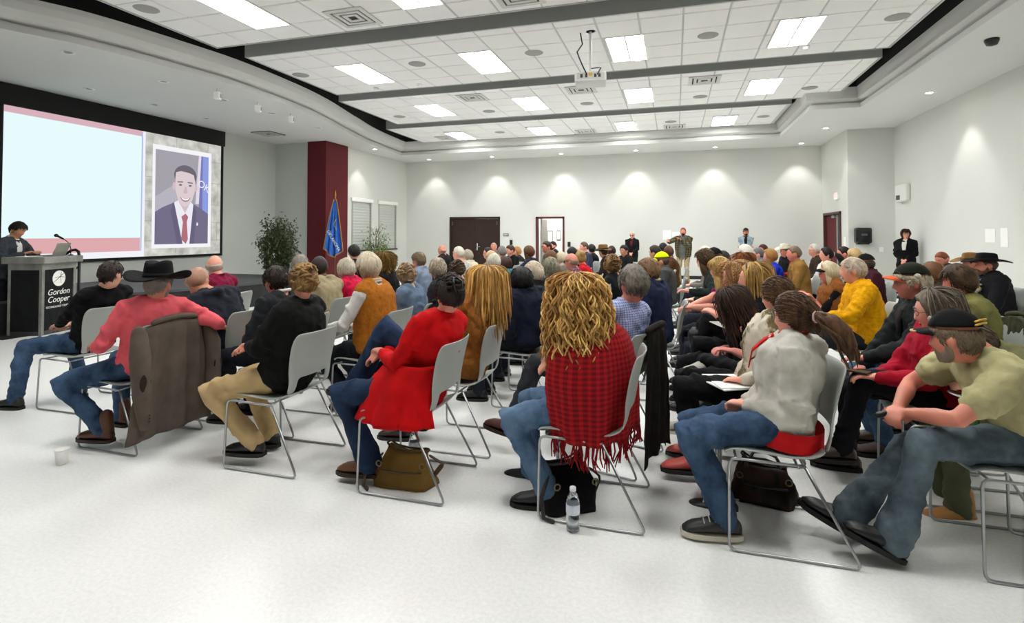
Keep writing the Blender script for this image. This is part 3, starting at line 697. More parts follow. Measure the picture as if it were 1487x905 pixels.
def cap_mb(brim_up=False):
    m = MB(); na, k = 32, 9; R = []
    for j in range(k):
        t = .02 + 1.18 * j / (k - 1)
        R.append([headsurf(V(math.sin(t) * math.sin(a), math.sin(t) * math.cos(a), math.cos(t))) * V(1.16, 1.16, 1.12) + V(0, -.002, .012) for a in np.linspace(0, 2 * PI, na, endpoint=False)])
    R.append([p * V(.94, .94, 1) for p in np.array(R[-1])])
    m.rings(np.array(R)[:, ::-1])
    m.lathe([(.0, .004), (.008, .003), (.009, 0)], (0, 0, .137), 10)
    b = MB(); top, n = [], 15
    for r in (0, .33, .66, 1.):
        row = []
        for i in range(n):
            u = -1 + 2 * i / (n - 1); row.append((.080 * u * (1 - .12 * r), .088 * math.sqrt(max(0, 1 - (u * .86) ** 2)) + .078 * r * math.sqrt(max(0, 1 - u ** 4 * .96)), .050 - .020 * u * u - .012 * r))
        top.append(row)
    b.rings(np.array(top), False, closed=False); b.rings(np.array(top)[:, ::-1] - V(0, 0, .005), False, closed=False)
    return m, b
def cowboy_mb(brim=.165, crown=.135, curl=.045, crease=True, flatcrown=False):
    m = MB(); na = 40; A = np.linspace(0, 2 * PI, na, endpoint=False); R = []
    rx, ry = .088, .108
    for s, k in ((0, 1.0), (.25, .985), (.55, .95), (.8, .90), (.95, .82), (1., .62), (1.0, .3), (1., .05)):
        row = []
        for a in A:
            z = .05 + crown * s
            if k < .9 and crease: z -= .028 * math.exp(-(math.sin(a) * k / .45) ** 2) * (1 if s > .9 else .3); 
            if s > .5 and crease: kx = k * (1 - .10 * max(0, math.cos(a)) ** 4)
            else: kx = k
            row.append((rx * kx * math.sin(a), ry * kx * math.cos(a), z))
        R.append(row)
    m.rings(np.array(R)[:, ::-1])
    b = MB(); rows = []
    for r in np.linspace(0, 1, 6):
        rows.append([((rx + brim * r * .62) * math.sin(a), (ry + brim * r * .72) * math.cos(a), .052 + curl * r ** 1.5 * (abs(math.sin(a)) ** 2.5) - .018 * r ** 1.5 * abs(math.cos(a)) ** 2) for a in A])
    rows = np.array(rows); up_ = rows; dn = rows[::-1] - V(0, 0, .007)
    b.rings(np.concatenate([up_, dn])[:, ::-1], False)
    hb = MB(); hb.rings([[(rx * 1.01 * q * math.sin(a), ry * 1.01 * q * math.cos(a), z) for a in A] for q, z in ((1.0, .052), (1.015, .054), (1.005, .078), (.98, .08))], False)
    return m, b, hb

def shoe_mb(kind='shoe'):
    m = MB(); k = 12; R = []
    L_, w_ = (.27, .047)
    for t in np.linspace(0, 1, k):
        y = -.075 + L_ * t
        hw = w_ * (0.70 + .36 * math.sin(min(1, t * 1.15) * PI * .75)) * (math.sqrt(max(.05, 1 - ((t - .78) / .24) ** 2)) if t > .78 else 1) * (math.sqrt(max(.1, 1 - ((.10 - t) / .13) ** 2)) if t < .1 else 1)
        h = np.interp(t, [0, .08, .25, .42, .62, .85, 1], [.055, .088, .098, .088, .062, .048, .022])
        R.append([(hw * math.cos(a), y, max(0, (h / 2 + h / 2 * math.sin(a))) if math.sin(a) > 0 else h / 2 + h / 2 * math.sin(a)) for a in np.linspace(0, 2 * PI, 14, endpoint=False)])
    R = np.array(R); R[:, :, 2] = R[:, :, 2] * .92 + .018; R[:, :, 2] -= .09
    m.rings(R[:, ::-1])
    if kind == 'boot': m.tube([(0, -.03, -.03), (0, -.028, .04), (0, -.025, .09)], [.044, .042, .040], 12)
    if kind == 'tall': m.tube([(0, -.03, -.03), (0, -.02, .06), (0, -.01, .17), (0, 0., .30)], [.046, .044, .052, .058], 14)
    s = MB(); R2 = []
    for t in np.linspace(0, 1, k):
        y = -.08 + (L_ + .012) * t
        hw = 1.08 * w_ * (0.72 + .34 * math.sin(min(1, t * 1.15) * PI * .75)) * (math.sqrt(max(.05, 1 - ((t - .78) / .24) ** 2)) if t > .78 else 1) * (math.sqrt(max(.12, 1 - ((.10 - t) / .13) ** 2)) if t < .1 else 1)
        R2.append([(hw, y, -.09), (hw, y, -.068), (-hw, y, -.068), (-hw, y, -.09)])
    s.rings(np.array(R2))
    return m, s
SHOE, SOLE = shoe_mb(); BOOT, _ = shoe_mb('boot'); TALL, _ = shoe_mb('tall')

def hand_mb(s, curl=.6, rmin=.0085, spread=.10, thumb=.5):
    """s=+1 right hand. wrist at origin, fingers towards +Y, back of the hand +Z"""
    m = MB(); f = max(1., rmin / .0085)
    m.rings([[(w_ * math.cos(a) + s * ox, y, t_ * math.sin(a)) for a in np.linspace(0, 2 * PI, 12, endpoint=False)][::-1] for y, w_, t_, ox in ((-.03, .026, .020, 0), (0, .027, .019, 0), (.03, .036, .017, -.002), (.06, .042, .015, -.002), (.088, .041, .013, 0), (.096, .034, .009, 0))])
    for i, (x, ln) in enumerate(((-.031, .074), (-.0105, .083), (.0105, .078), (.030, .062))):
        x *= -1; x = -x
        c = curl * (1 + .1 * i); p = V(s * x, .085, -.002); sp = spread * (i - 1.5) * .5; P = [p.copy()]; a = c * .45
        for q in (.42, .33, .25):
            p = p + ln * q * V(s * math.sin(sp), math.cos(a), -math.sin(a)); P.append(p.copy()); a += c * .85
        m.tube(P, [.0095 * f, .009 * f, .0082 * f, .007 * f], 8)
    p = V(-s * .026, .022, -.006)
    P = [p, p + V(-s * .022, .022, -.010), p + V(-s * (.034 - .012 * thumb), .050, -.018 - .006 * thumb), p + V(-s * (.034 - .026 * thumb), .074, -.024 - .01 * thumb)]
    m.tube(P, [.014 * f, .0125 * f, .0105 * f, .008 * f], 8)
    return m

def ik(a, c, l1, l2, pole):
    a, c = np.array(a, float), np.array(c, float); d = c - a; D = np.linalg.norm(d)
    if D > (l1 + l2) * .995: c = a + d / D * (l1 + l2) * .995; d = c - a; D = np.linalg.norm(d)
    x = (l1 * l1 - l2 * l2 + D * D) / (2 * D); h = math.sqrt(max(0, l1 * l1 - x * x)); u = d / D
    p = np.array(pole, float); p = nrm(p - u * (p @ u))
    return a + u * x + p * h, c
def frame(y, z):
    y = nrm(y); x = nrm(np.cross(y, z)); z = np.cross(x, y); M = np.eye(4); M[:3, 0], M[:3, 1], M[:3, 2] = x, y, z; return M

SKIN = dict(light='#d9a78c', pink='#e0a08a', tan='#c08a68', red='#cf8670', dark='#5d3a2a', olive='#b98562')
WRINKLE = bpy.data.textures.new('folds', 'CLOUDS'); WRINKLE.noise_scale = .11; WRINKLE.noise_depth = 2; WRINKLE.noise_type = 'HARD_NOISE'
PENDING = []
def fuse(o, vox, smooth=2, wr=0., ratio=None):
    r = o.modifiers.new('r', 'REMESH'); r.mode = 'VOXEL'; r.voxel_size = vox; r.use_smooth_shade = True
    if smooth: s = o.modifiers.new('s', 'SMOOTH'); s.iterations = smooth; s.factor = .5
    if wr:
        d = o.modifiers.new('d', 'DISPLACE'); d.texture = WRINKLE; d.strength = wr; d.mid_level = .5; d.texture_coords = 'LOCAL'
    if ratio: c = o.modifiers.new('c', 'DECIMATE'); c.ratio = ratio
    PENDING.append(o); return o
def fab(spec):
    """colour or (colour, kind, colour2, scale)"""
    if isinstance(spec, str): return mat(spec, .85, kind='fabric')
    c, k = spec[0], spec[1]
    return mat(c, .55 if k in ('leather',) else .85, kind='fabric' if k == 'leather' else k, c2=spec[2] if len(spec) > 2 else None, scale=spec[3] if len(spec) > 3 else 1.)
PEOPLE = {}
LEGS = dict(flat=((.11, .42, .09), (.11, .42, .09)), tucked=((.10, .16, .10), (.10, .16, .10)), half=((.11, .30, .09), (.11, .30, .09)), stretched=((.10, .70, .09), (.10, .66, .09)), wide=((.24, .40, .09), (.24, .40, .09)), cross=((-.14, .62, .28), (.06, .46, .09)), crossl=((.06, .46, .09), (-.14, .62, .28)), ankle=((.08, .40, .10), (-.02, .48, .09)))
ARMS = dict(lap=(.07, .30, .66), thigh=(.15, .36, .66), side=(.27, .0, .62), fold=(-.07, .21, .88), knee=(.12, .46, .64), chin=(.03, .24, 1.12), clasp=(.035, .37, .67))

def person(pid, px, py, Y, label, sex='m', root=None, face=90, stand=False, lean=6, side=0, twist=0, legs='flat', armL='lap', armR='lap', poleL=None, poleR=None,
           head=(0, 0, 0), hair=('short', '#4a3526'), skin='light', top='#333333', sleeve='long', bulk=0., fat=1., pants='#20242e', shoes='#141414', boots=False,
           vox=.016, legpole=None, bootover=False, inner=None, hat=None, glasses=False, beard=None, faceon=True, curlL=.7, curlR=.7, collar=None, vest=None, chair=True, hs=None, wr=.028, footpitch=0., hips=None, palmL=None, palmR=None, girth=1., hem=None, flare=0., low=None):
    T = ony(px, py, Y); a = R_(face); c_, s_ = math.cos(a), math.sin(a)
    Rm = np.array([[c_, -s_, 0], [s_, c_, 0], [0, 0, 1]])
    hs = hs or (1. if sex == 'm' else .95)
    if stand:
        k = T[2] / 1.74; base = V(0, 0, .93 * k); h = V(0, .02, T[2])
        if root is not None: h = np.append((Rm.T @ (np.array([T[0], T[1], 0]) - np.array([root[0], root[1], 0])))[:2], T[2])
        Ln = np.linalg.norm(h - base)
    else:
        base = V(0, 0, .548); k = .96 if sex == 'm' else .90
        if root is not None: h = np.append((Rm.T @ (np.array([T[0], T[1], 0]) - np.array([root[0], root[1], 0])))[:2], T[2])
        else:
            dz = T[2] - .53; h = V(dz * math.tan(R_(side)), dz * math.tan(R_(lean)), T[2])
        Ln = np.linalg.norm(h - base)
    if root is None: root = (T - Rm @ h)[:2]
    d = nrm(h - base); sc = Ln / .80; hi = vox < .012; NF = random.Random(pid * 7 + 1)
    def crumple(P, r, per, amp):
        P = [np.array(p, float) for p in P]; o, q = [], []
        for i in range(len(P) - 1):
            for j in range(per):
                t = j / per; z_ = amp * (NF.uniform(-1, 1)); o.append(P[i] * (1 - t) + P[i + 1] * t + V(NF.uniform(-1, 1), NF.uniform(-1, 1), NF.uniform(-1, 1)) * amp * .035); q.append((r[i] * (1 - t) + r[i + 1] * t) * (1 + z_))
        return o + [P[-1]], q + [r[-1]]
    bow = nrm(np.cross(V(1, 0, 0), d)) * -.0
    def C(t): return base + d * Ln * t - V(0, 1, 0) * math.sin(min(1, max(0, t)) * PI) * (.0 if stand else .02)
    tw = R_(twist)
    def rx(t): b = tw * min(1, max(0, (t - .1) / .4)); v = V(math.cos(b), math.sin(b), 0); return nrm(v - d * (v @ d))
    mw = girth * (1. if sex == 'm' else .90)
    bust = .018 if sex == 'f' else 0
    prof = [(-.12, .13, .10), (-.03, .172 if sex == 'm' else .182, .125), (.06, .168 if sex == 'm' else .178, .122 * fat), (.22, (.150 if sex == 'm' else .138) * fat, .108 * fat), (.40, .165 * (1 + (fat - 1) * .5), .115 + bust), (.54, .172, .108 + bust * .5), (.615, .150, .088), (.655, .095, .068), (.685, .055, .052)]
    E = empty('person', (root[0], root[1], 0), a, label, 'person')
    sw = (.178 if sex == 'm' else .158) * girth
    neck0, HC = C(.64), None
    yaw, pit, rol = head
    top_ = base + d * Ln
    Hm = Matrix.Translation(Vector(top_) - Vector((0, 0, .112 * hs))) @ Matrix.Rotation(R_(yaw), 4, 'Z') @ Matrix.Rotation(-R_(pit), 4, 'X') @ Matrix.Rotation(R_(rol), 4, 'Y') @ Matrix.Scale(hs, 4)
    Hn = np.array(Hm); HC = Hn[:3, 3]
    sk = mat(SKIN.get(skin, skin), .55, kind='skin')
    # joints
    J = {}
    for s, nm, arm, pole in ((-1, 'L', armL, poleL), (1, 'R', armR, poleR)):
        sh = C(.60) + rx(.6) * s * sw - d * .01
        if isinstance(arm, str):
            if stand and arm in ('side', 'lap', 'clasp', 'fold', 'pocket'):
                q = dict(side=(.25, .03, .80 * k), lap=(.06, .20, .96 * k), clasp=(.04, .20, .98 * k), fold=(-.10, .21, 1.16 * k), pocket=(.22, .06, .90 * k))[arm]
            else:
                q = list(ARMS[arm]);
                if q[2] > .8: q[2] = .53 + (q[2] - .53) * sc; q[1] += d[1] * .45
            wr_ = V(s * q[0], q[1], q[2])
        else: wr_ = V(*arm)
        po = pole if pole is not None else (s * .75, -.55, -.6)
        el_, wr_ = ik(sh, wr_, .29 * k / .96, .255 * k / .96, po)
        J[nm] = (sh, el_, wr_)
    lg = LEGS[legs] if isinstance(legs, str) else legs
    G = {}
    for s, nm in ((-1, 'L'), (1, 'R')):
        hp = base + V(s * .09, .0, -.01)
        if stand:
            q = lg if not isinstance(legs, str) else None
            an = V(s * .11, -.02, .09) if q is None else V(*q[0 if s < 0 else 1]); kn, an = ik(hp, an, .44 * k, .42 * k, (s * .1, 1, 0))
        else:
            q = lg[0 if s < 0 else 1]; an = V(s * q[0], q[1], q[2]) if isinstance(legs, str) else V(*q)
            kn, an = ik(hp, an, .44, .425, legpole[s] if legpole and s in legpole else (s * .10, .6, 1))
        G[nm] = (hp, kn, an)
    SM = {}
    for nm, s in (('L', -1), ('R', 1)):
        hp, kn, an = G[nm]; fd = V(s * .12, 1, 0)
        lift = an[2] - .09
        if lift > .06: sh_ = nrm(an - kn); fd = nrm(V(s * .05, 1, 0) - sh_ * (V(s * .05, 1, 0) @ sh_)); fd = nrm(fd + sh_ * .25)
        M = frame(nrm(fd), V(0, 0, 1))
        if footpitch and lift <= .06: M = np.array(Matrix(M.tolist()) @ Matrix.Rotation(R_(footpitch), 4, 'X'))
        M[:3, 3] = an; SM[nm] = M
    # ---- body
    b = MB(); n = 18; A = np.linspace(0, 2 * PI, n, endpoint=False)
    def torso(m, dx, dy, t0, t1, mul=1., fl=0.):
        R = []
        for t, w_, q in prof:
            if t < t0 - 1e-6 or t > t1: continue
            x = rx(t); y = nrm(np.cross(d, x)); e = (1 + fl * max(0, .3 - t))
            ww, qq = (w_ * mw * mul + dx) * e, (q * mul + dy) * e
            ca, sa = np.cos(A), np.sin(A); P = np.abs(ca) ** .85 * np.sign(ca), np.abs(sa) ** .85 * np.sign(sa)
            R.append(C(t) + ww * P[0][:, None] * x + qq * P[1][:, None] * y)
        m.rings(np.array(R))
    torso(b, -.02, -.02, -1, 2)
    nk = (.056 if sex == 'm' else .046) * hs
    b.tube([C(.60), C(.68), HC + Hn[:3, :3] @ V(0, -.012, -.06), HC + Hn[:3, :3] @ V(0, -.008, .0)], [nk * 1.25, nk * 1.02, nk, nk], 14)
    b.merge(HEAD_HI if vox < .012 else HEAD_LO, Hm)
    for nm, s, cu, pl in (('L', -1, curlL, palmL), ('R', 1, curlR, palmR)):
        sh, e_, w_ = J[nm]
        b.tube([C(.655) + rx(.6) * s * .03, sh + V(0, 0, .0), (sh + e_) / 2, e_, (e_ * .6 + w_ * .4), w_], [q * (1 if sleeve != 'long' or top is None else .8) for q in (.040, .054, .046, .038, .039)] + [.026], 12)
        up_ = V(0, 0, 1) if pl is None else V(*pl)
        f_ = nrm(w_ - e_); 
        if not stand and pl is None and abs(w_[2] - .66) < .06: f_ = nrm(V(f_[0], f_[1], f_[2] * .3))
        if abs(f_ @ nrm(up_)) > .95: up_ = V(-s * 1, .3, 0)
        Hd = frame(f_, up_); Hd[:3, 3] = w_; Hd[:3, :3] *= (1. if sex == 'm' else .9)
        b.merge(hand_mb(s, cu, max(.0085, vox * .6)), Hd)
        hp, kn, an = G[nm]
        b.tube([hp, (hp + kn) / 2, kn, (kn * .6 + an * .4), an], [.075, .062, .05, .046, .035], 10)
        M_ = SM[nm][:3, :3]; b.tube([an, an + M_ @ V(0, .05, -.035), an + M_ @ V(0, .12, -.05)], [.032, .026, .017], 8)
    body = fuse(b.build('body', sk, E), vox, 1 if vox < .012 else 1, 0, .5 if vox < .012 else .7)
    # ---- garment on the torso
    if top is not None:
        tm = MB(); ez = .010 + bulk
        t0 = -.12 if hem is None else hem
        torso(tm, ez, ez, t0, .665 if collar != 'low' else .64, 1., flare)
        sl = {'long': 1., 'short': .0, 'elbow': .2, 'rolled': .45}.get(sleeve, None)
        for nm, s in (('L', -1), ('R', 1)):
            sh, e_, w_ = J[nm]
            if sleeve == 'none':
                continue
            P = [C(.63) + rx(.6) * s * .05, sh, (sh + e_) / 2]
            r = [.070 + bulk * .7, .069 + bulk * .8, .058 + bulk * .8]
            if sleeve == 'short': P[-1] = sh * .38 + e_ * .62; r[-1] = .062 + bulk
            else:
                P += [e_]; r += [.052 + bulk * .7]
                if sl > .3: P += [e_ + (w_ - e_) * (.5 if sl == 1 else .35)]; r += [.047 + bulk * .6]
                if sl == 1: P += [e_ + (w_ - e_) * .93]; r += [.036 + bulk * .4]
            if vox < .015: P, r = crumple(P, r, 5, .055)
            tm.tube(P, [q * (1 if sex == 'm' else .93) for q in r], 14)
        if collar in ('shirt', 'coat', 'hood'):
            P = [C(.668) + (nk + .014 + bulk * .3) * (math.cos(t) * rx(.6) + math.sin(t) * nrm(np.cross(d, rx(.6)))) + d * (.022 if math.sin(t) < .4 else .0) for t in np.linspace(0, 2 * PI, 17)]
            tm.tube(P, [.014 + (.006 if collar == 'coat' else 0)] * 17, 8)
        if collar == 'hood':
            y = nrm(np.cross(d, rx(.6)))
            tm.tube([C(.66) + rx(.6) * .10 + y * .00, C(.64) - y * .085 + rx(.6) * .07, C(.62) - y * .115, C(.64) - y * .085 - rx(.6) * .07, C(.66) - rx(.6) * .10 + y * .0], [.03, .042, .05, .042, .03], 10)
        if vox < .0145:
            tp = [q[0] for q in prof]
            for q_ in range(16 if hi else 9):
                t_, a_ = NF.uniform(-.05, .50), NF.uniform(0, 2 * PI); dt, da = NF.uniform(-.10, .10), NF.choice((-1, 1)) * NF.uniform(.35, .8); P = []
                for u in np.linspace(0, 1, 5):
                    tt, aa = t_ + dt * (u - .5), a_ + da * (u - .5); x = rx(tt); y = nrm(np.cross(d, x))
                    P.append(C(tt) + (np.interp(tt, tp, [q[1] for q in prof]) * mw + ez - .004) * math.cos(aa) * x + (np.interp(tt, tp, [q[2] for q in prof]) + ez - .004) * math.sin(aa) * y)
                rr = NF.uniform(.013, .021); tm.tube(P, [.004, rr, rr * 1.1, rr, .004], 6)
            for nm in 'LR':
                sh, e_, w_ = J[nm]
                if sleeve == 'none': continue
                for q_ in range(4):
                    u = NF.uniform(.45, 1.0); c0 = sh * (1 - u) + e_ * u; ax = nrm(e_ - sh); p0 = nrm(np.cross(ax, V(NF.uniform(-1, 1), NF.uniform(-1, 1), NF.uniform(-1, 1)))); p1 = np.cross(ax, p0); rad = .052 + bulk * .75 + .014 * (1 - u)
                    if sleeve == 'short' and u > .6: continue
                    tm.tube([c0 + ax * .03 * math.sin(k + q_) + rad * (math.cos(k) * p0 + math.sin(k) * p1) for k in np.linspace(0, 2.4, 6)], [.004, .012, .016, .016, .012, .004], 6)
        fuse(tm.build('jacket' if bulk > .012 or collar in ('coat',) else ('sweater' if sex == 'f' else 'shirt'), fab(top), E), max(vox, .0095), 1, wr, .6 if vox < .012 else None)
    if vest is not None:
        vm = MB(); torso(vm, .042, .042, -.12, .662); y = nrm(np.cross(d, rx(.6)))
        for s in (-1, 1): vm.tube([C(.66) + rx(.6) * s * .06, C(.60) + rx(.6) * s * (sw - .005)], [.072, .072], 12)
        fuse(vm.build('vest', fab(vest), E), max(vox, .0095), 2, wr, .6 if vox < .012 else None)
    if inner is not None:   # collar / shirt front that shows in the neck opening
        im = MB(); y = nrm(np.cross(d, rx(.6))); P = [C(.69) + (nk + .010) * (math.cos(t) * rx(.6) + math.sin(t) * y) + d * (.018 if math.sin(t) < .3 else -.01) for t in np.linspace(0, 2 * PI, 17)]
        im.tube(P, .013, 8); im.rings([[C(t) + y * (q + .016 + bulk) + rx(.5) * u * wd + V(0, 0, 0) for u in (-1, 0, 1)] for t, q, wd in ((.66, .045, .035), (.60, .088, .045), (.5, .118 + bust, .042), (.36, .122 + bust, .03))], False, closed=False)
        o = im.build('collar', fab(inner), E, True); sd_ = o.modifiers.new('s', 'SOLIDIFY'); sd_.thickness = .006
    # ---- trousers
    if pants is not None:
        pm = MB(); torso(pm, .004, .004, -.12, .10)
        pm.ell(C(-.02), (.17 * mw, .125, .10), 14, 8)
        for nm in 'LR':
            hp, kn, an = G[nm]; ft = .060 if not bootover else .047
            if low: ft = low
            LP, LR = [hp, (hp * .5 + kn * .5), kn + (kn - hp) * .03, kn * .55 + an * .45, an + (kn - an) * .12, an + (kn - an) * (-.03 if not bootover else .4)], [.098, .085, .071, .062, ft, ft]
            if vox < .015: LP, LR = crumple(LP, LR, 4, .06)
            pm.tube(LP, LR, 14)
            if vox < .0145:
                for q_ in range(9):
                    a_, b_, ra, rb = ((hp, kn, .096, .074) if q_ < 5 else (kn, an, .068, .060)); u = NF.uniform(.05, .98) if q_ < 5 else NF.choice((NF.uniform(0, .25), NF.uniform(.7, .95))); c0 = a_ * (1 - u) + b_ * u; ax = nrm(b_ - a_); rad = ra * (1 - u) + rb * u - .002
                    p0 = nrm(np.cross(ax, V(NF.uniform(-1, 1), NF.uniform(-1, 1), NF.uniform(-1, 1)))); p1 = np.cross(ax, p0); sl_ = NF.uniform(-.05, .05)
                    pm.tube([c0 + ax * sl_ * (kk - .9) + rad * (math.cos(kk) * p0 + math.sin(kk) * p1) for kk in np.linspace(0, 1.9, 6)], [.004, .010, .014, .014, .010, .004], 6)
        fuse(pm.build('trousers', fab(pants), E), max(vox, .0105), 1, wr * .8, .6 if vox < .012 else None)
    # ---- shoes
    for nm, s in (('L', -1), ('R', 1)):
        M = SM[nm]
        if low != 'none':
            mm = [mat(shoes if isinstance(shoes, str) else shoes[0], .45), mat('#1a1816' if isinstance(shoes, str) else shoes[1], .7)]
            q = MB(); q.merge((TALL if bootover else BOOT) if boots else SHOE, M); o = q.build('boot' if boots else 'shoe', mm[0], E, True)
            q = MB(); q.merge(SOLE, M); q.build('sole', mm[1], o)
    # ---- hair, hat, face
    hi = vox < .012
    def child(name, m_, material, smooth=True): q = MB(); q.merge(m_, Hm); return q.build(name, material, E, smooth)
    st, hc = hair[0], hair[1]; opt = hair[2] if len(hair) > 2 else {}
    hmat = mat(hc, .55, kind='hair', c2=opt.get('c2'))
    def shade(c, k): c = c.lstrip('#'); return '#' + ''.join('%02x' % max(0, min(255, int(int(c[i:i + 2], 16) * k))) for i in (0, 2, 4))
    if st in ('long', 'curly') and (opt.get('strands') or st == 'curly'): hmat = [hmat, mat(shade(hc, .72), .55, kind='hair', c2=opt.get('c2')), mat(shade(hc, 1.14), .5, kind='hair', c2=hc)]
    if st != 'none':
        if st in ('short', 'buzz', 'bald'):
            hl = .045 if hat and hat[0] != 'visor' else 0; th_ = opt.get('th', {'short': .014, 'buzz': .008, 'bald': .011}[st]); hm = hair_mb(st, 0, th_, pid, hi, hatline=hl)
            if st == 'short' and vox < .0145: fur(hm, st, 900 if hi else 380, opt.get('fl', .03 if hi else .036), th_ * (.7 if hl else 1), pid, .0027 if hi else .0036, hl)
            child('hair', hm, hmat)
        elif st in ('long', 'bob'):
            hm = hair_mb('long', opt.get('len', .30 if st == 'long' else .10), opt.get('th', .02), pid, hi, opt.get('vol', 1.), opt.get('wave', 0.))
            if opt.get('strands'): strands(hm, opt['strands'], opt.get('slen', .45), pid, .024, 0, 1.25, .02, opt.get('r', .0038), 12)
            if not opt.get('strands') and vox < .0145: fur(hm, 'long', 700 if hi else 350, .07, .019, pid, .0032)
            child('hair', hm, hmat)
        elif st == 'curly':
            hm = hair_mb('long', opt.get('len', .2), .022, pid, hi, opt.get('vol', 1.5), .0)
            strands(hm, opt.get('strands', 150), opt.get('slen', .4), pid, .030, opt.get('curl', .016), .75, opt.get('spread', .04), opt.get('r', .0032), 34 if hi else 14, turns=opt.get('turns', 5), nside=5 if hi else 4)
            child('hair', hm, hmat)
        elif st in ('bun', 'updo', 'tail', 'clip'):
            hm = hair_mb('updo', 0, .016, pid, hi); rnd = random.Random(pid)
            if vox < .0145: fur(hm, 'long', 900 if hi else 350, .06, .016, pid, .0028 if hi else .0036, 0, 'tail' if st == 'tail' else 'up')
            if st == 'bun': hm.ell((0, -.10, .07), (.048, .045, .042)); 
            if st == 'clip' or st == 'updo':
                for q in range((46 if hi else 26) if st == 'updo' else 22):
                    an_ = rnd.uniform(-1.5, 1.5) * (1 if st == 'updo' else .35); el_ = rnd.uniform(-.35, 1.15) if st == 'updo' else rnd.uniform(.15, 1.15); d_ = V(math.sin(an_) * math.cos(el_), -math.cos(an_) * math.cos(el_), math.sin(el_)); c_ = headsurf(d_) + d_ * (.016 + .016 * math.exp(-((el_ - .55) / .4) ** 2 - (an_ / .7) ** 2)); g1 = nrm(np.cross(d_, V(rnd.gauss(0, .5), rnd.gauss(0, .5), 1))); g2 = np.cross(d_, g1); L_ = rnd.uniform(.022, .042); b_ = rnd.uniform(-.02, .02)
                    hm.tube([c_ - g1 * L_ - d_ * .012, c_ - g1 * L_ * .4 + g2 * b_ + d_ * .004, c_ + g1 * L_ * .4 + g2 * b_ + d_ * .004, c_ + g1 * L_ - d_ * .012], [.004, .010, .010, .004], 6)
            if st == 'tail':
                hm.tube([(0, -.088, .0), (0, -.125, .005), (.02 * opt.get('sx', 0), -.17, -.02), (.05 * opt.get('sx', 0), -.205, -.075), (.06 * opt.get('sx', 0), -.225, -.14), (.06 * opt.get('sx', 0), -.235, -.19)], [.022, .028, .044, .050, .040, .012], 12)
                for q in range(16 if hi else 0):
                    a_ = q * .9; P = [V(.02 * math.cos(a_), -.12, .005 + .02 * math.sin(a_)), V(.04 * math.cos(a_), -.165, -.02 + .04 * math.sin(a_)), V(.052 * math.cos(a_) + .05 * opt.get('sx', 0), -.205 + .03 * math.sin(a_), -.075 + .03 * math.sin(a_)), V(.046 * math.cos(a_) + .06 * opt.get('sx', 0), -.225 + .04 * math.sin(a_), -.15 - .03 * rnd.random()), V(.03 * math.cos(a_) + .06 * opt.get('sx', 0), -.24 + .02 * math.sin(a_), -.21 - .03 * rnd.random())]
                    hm.tube(P, [.006, .008, .008, .006, .002], 5)
            child('hair', hm, hmat)
            if st == 'tail' or st == 'bun':
                q = MB(); q.tube([(.026 * math.cos(t), -.112 if st == 'tail' else -.088, (.003 if st == 'tail' else .05) + .026 * math.sin(t)) for t in np.linspace(0, 2 * PI, 13)], .009 if opt.get('band') else .006, 6, False); child('hair_tie', q, mat(opt.get('band') or '#d8b7b0', .7))
            if st == 'clip':
                q = MB()
                for u in (-1, 1): q.tube([(u * .012, -.10, .10), (u * .028, -.125, .075), (u * .022, -.128, .035), (u * .006, -.118, .01)], [.005, .008, .008, .004], 6)
                child('hair_clip', q, mat('#15110f', .3))
    if beard: child('beard', beard_mb(beard[1]), mat(beard[0], .6, kind='hair'))
    if glasses: child('glasses', glasses_mb(glasses == 'dark'), mat('#16130f' if glasses in (True, 'dark') else glasses, .3))
    if hat:
        if hat[0] == 'cap':
            cm, bm = cap_mb(); q = MB(); q.merge(cm); o = child('cap', cm, fab(hat[1])); bo = MB(); bo.merge(bm, Hm); bo.build('brim', fab(hat[2] if len(hat) > 2 else hat[1]), o, True)
        elif hat[0] == 'visor':
            cm, bm = cap_mb(); o = child('visor', bm, fab(hat[1]))
        else:
            kw = hat[3] if len(hat) > 3 else {}
            cm, bm, bb = cowboy_mb(**kw); M2 = Hm @ Matrix.Translation((0, 0, .0))
            q = MB(); q.merge(cm, M2); o = q.build('hat', fab(hat[1]), E, True)
            q = MB(); q.merge(bm, M2); q.build('brim', fab(hat[1]), o, True)
            q = MB(); q.merge(bb, M2); q.build('hat_band', fab(hat[2]), o, True)
    if faceon:
        for s in (-1, 1):
            q = MB(); q.ell((s * .031, .0745, .004), (.0125, .008, .0062), 10, 6); o = child('eye', q, mat('#b8aaa0', .35))
            q = MB(); q.ell((s * .031, .0808, .004), (.0056, .003, .0056), 8, 5); qq = MB(); qq.merge(q, Hm); qq.build('iris', mat('#2a1c14', .2), o, True)
            q = MB(); P = [headsurf(nrm(V(s * x, .09, z))) + V(0, .004, 0) for x, z in ((.014, .023), (.03, .030), (.048, .024))]; q.tube(P, [.003, .0042, .002], 6); child('eyebrow', q, mat(opt.get('c2') or hc, .7))
        q = MB(); P = [headsurf(nrm(V(x, .078, z))) + V(0, .002, 0) for x, z in ((-.024, -.0585), (-.010, -.056), (0, -.0575), (.010, -.056), (.024, -.0585))]; q.tube(P, [.002, .0045, .0045, .0045, .002], 6)
        P = [headsurf(nrm(V(x, .078, z))) + V(0, .002, 0) for x, z in ((-.022, -.060), (0, -.066), (.022, -.060))]; q.tube(P, [.002, .006, .002], 6)
        child('lips', q, mat('#a85a52' if skin != 'dark' else '#4a2622', .5))
    info = dict(E=E, root=np.array([root[0], root[1], 0]), a=a, J=J, G=G, C=C, rx=rx, d=d, Hm=Hm, Rm=Rm, nk=nk, prof=prof)
    PEOPLE[pid] = info
    if chair and not stand: CHAIRS.append((pid, root[0], root[1], a))
    return info
CHAIRS = []
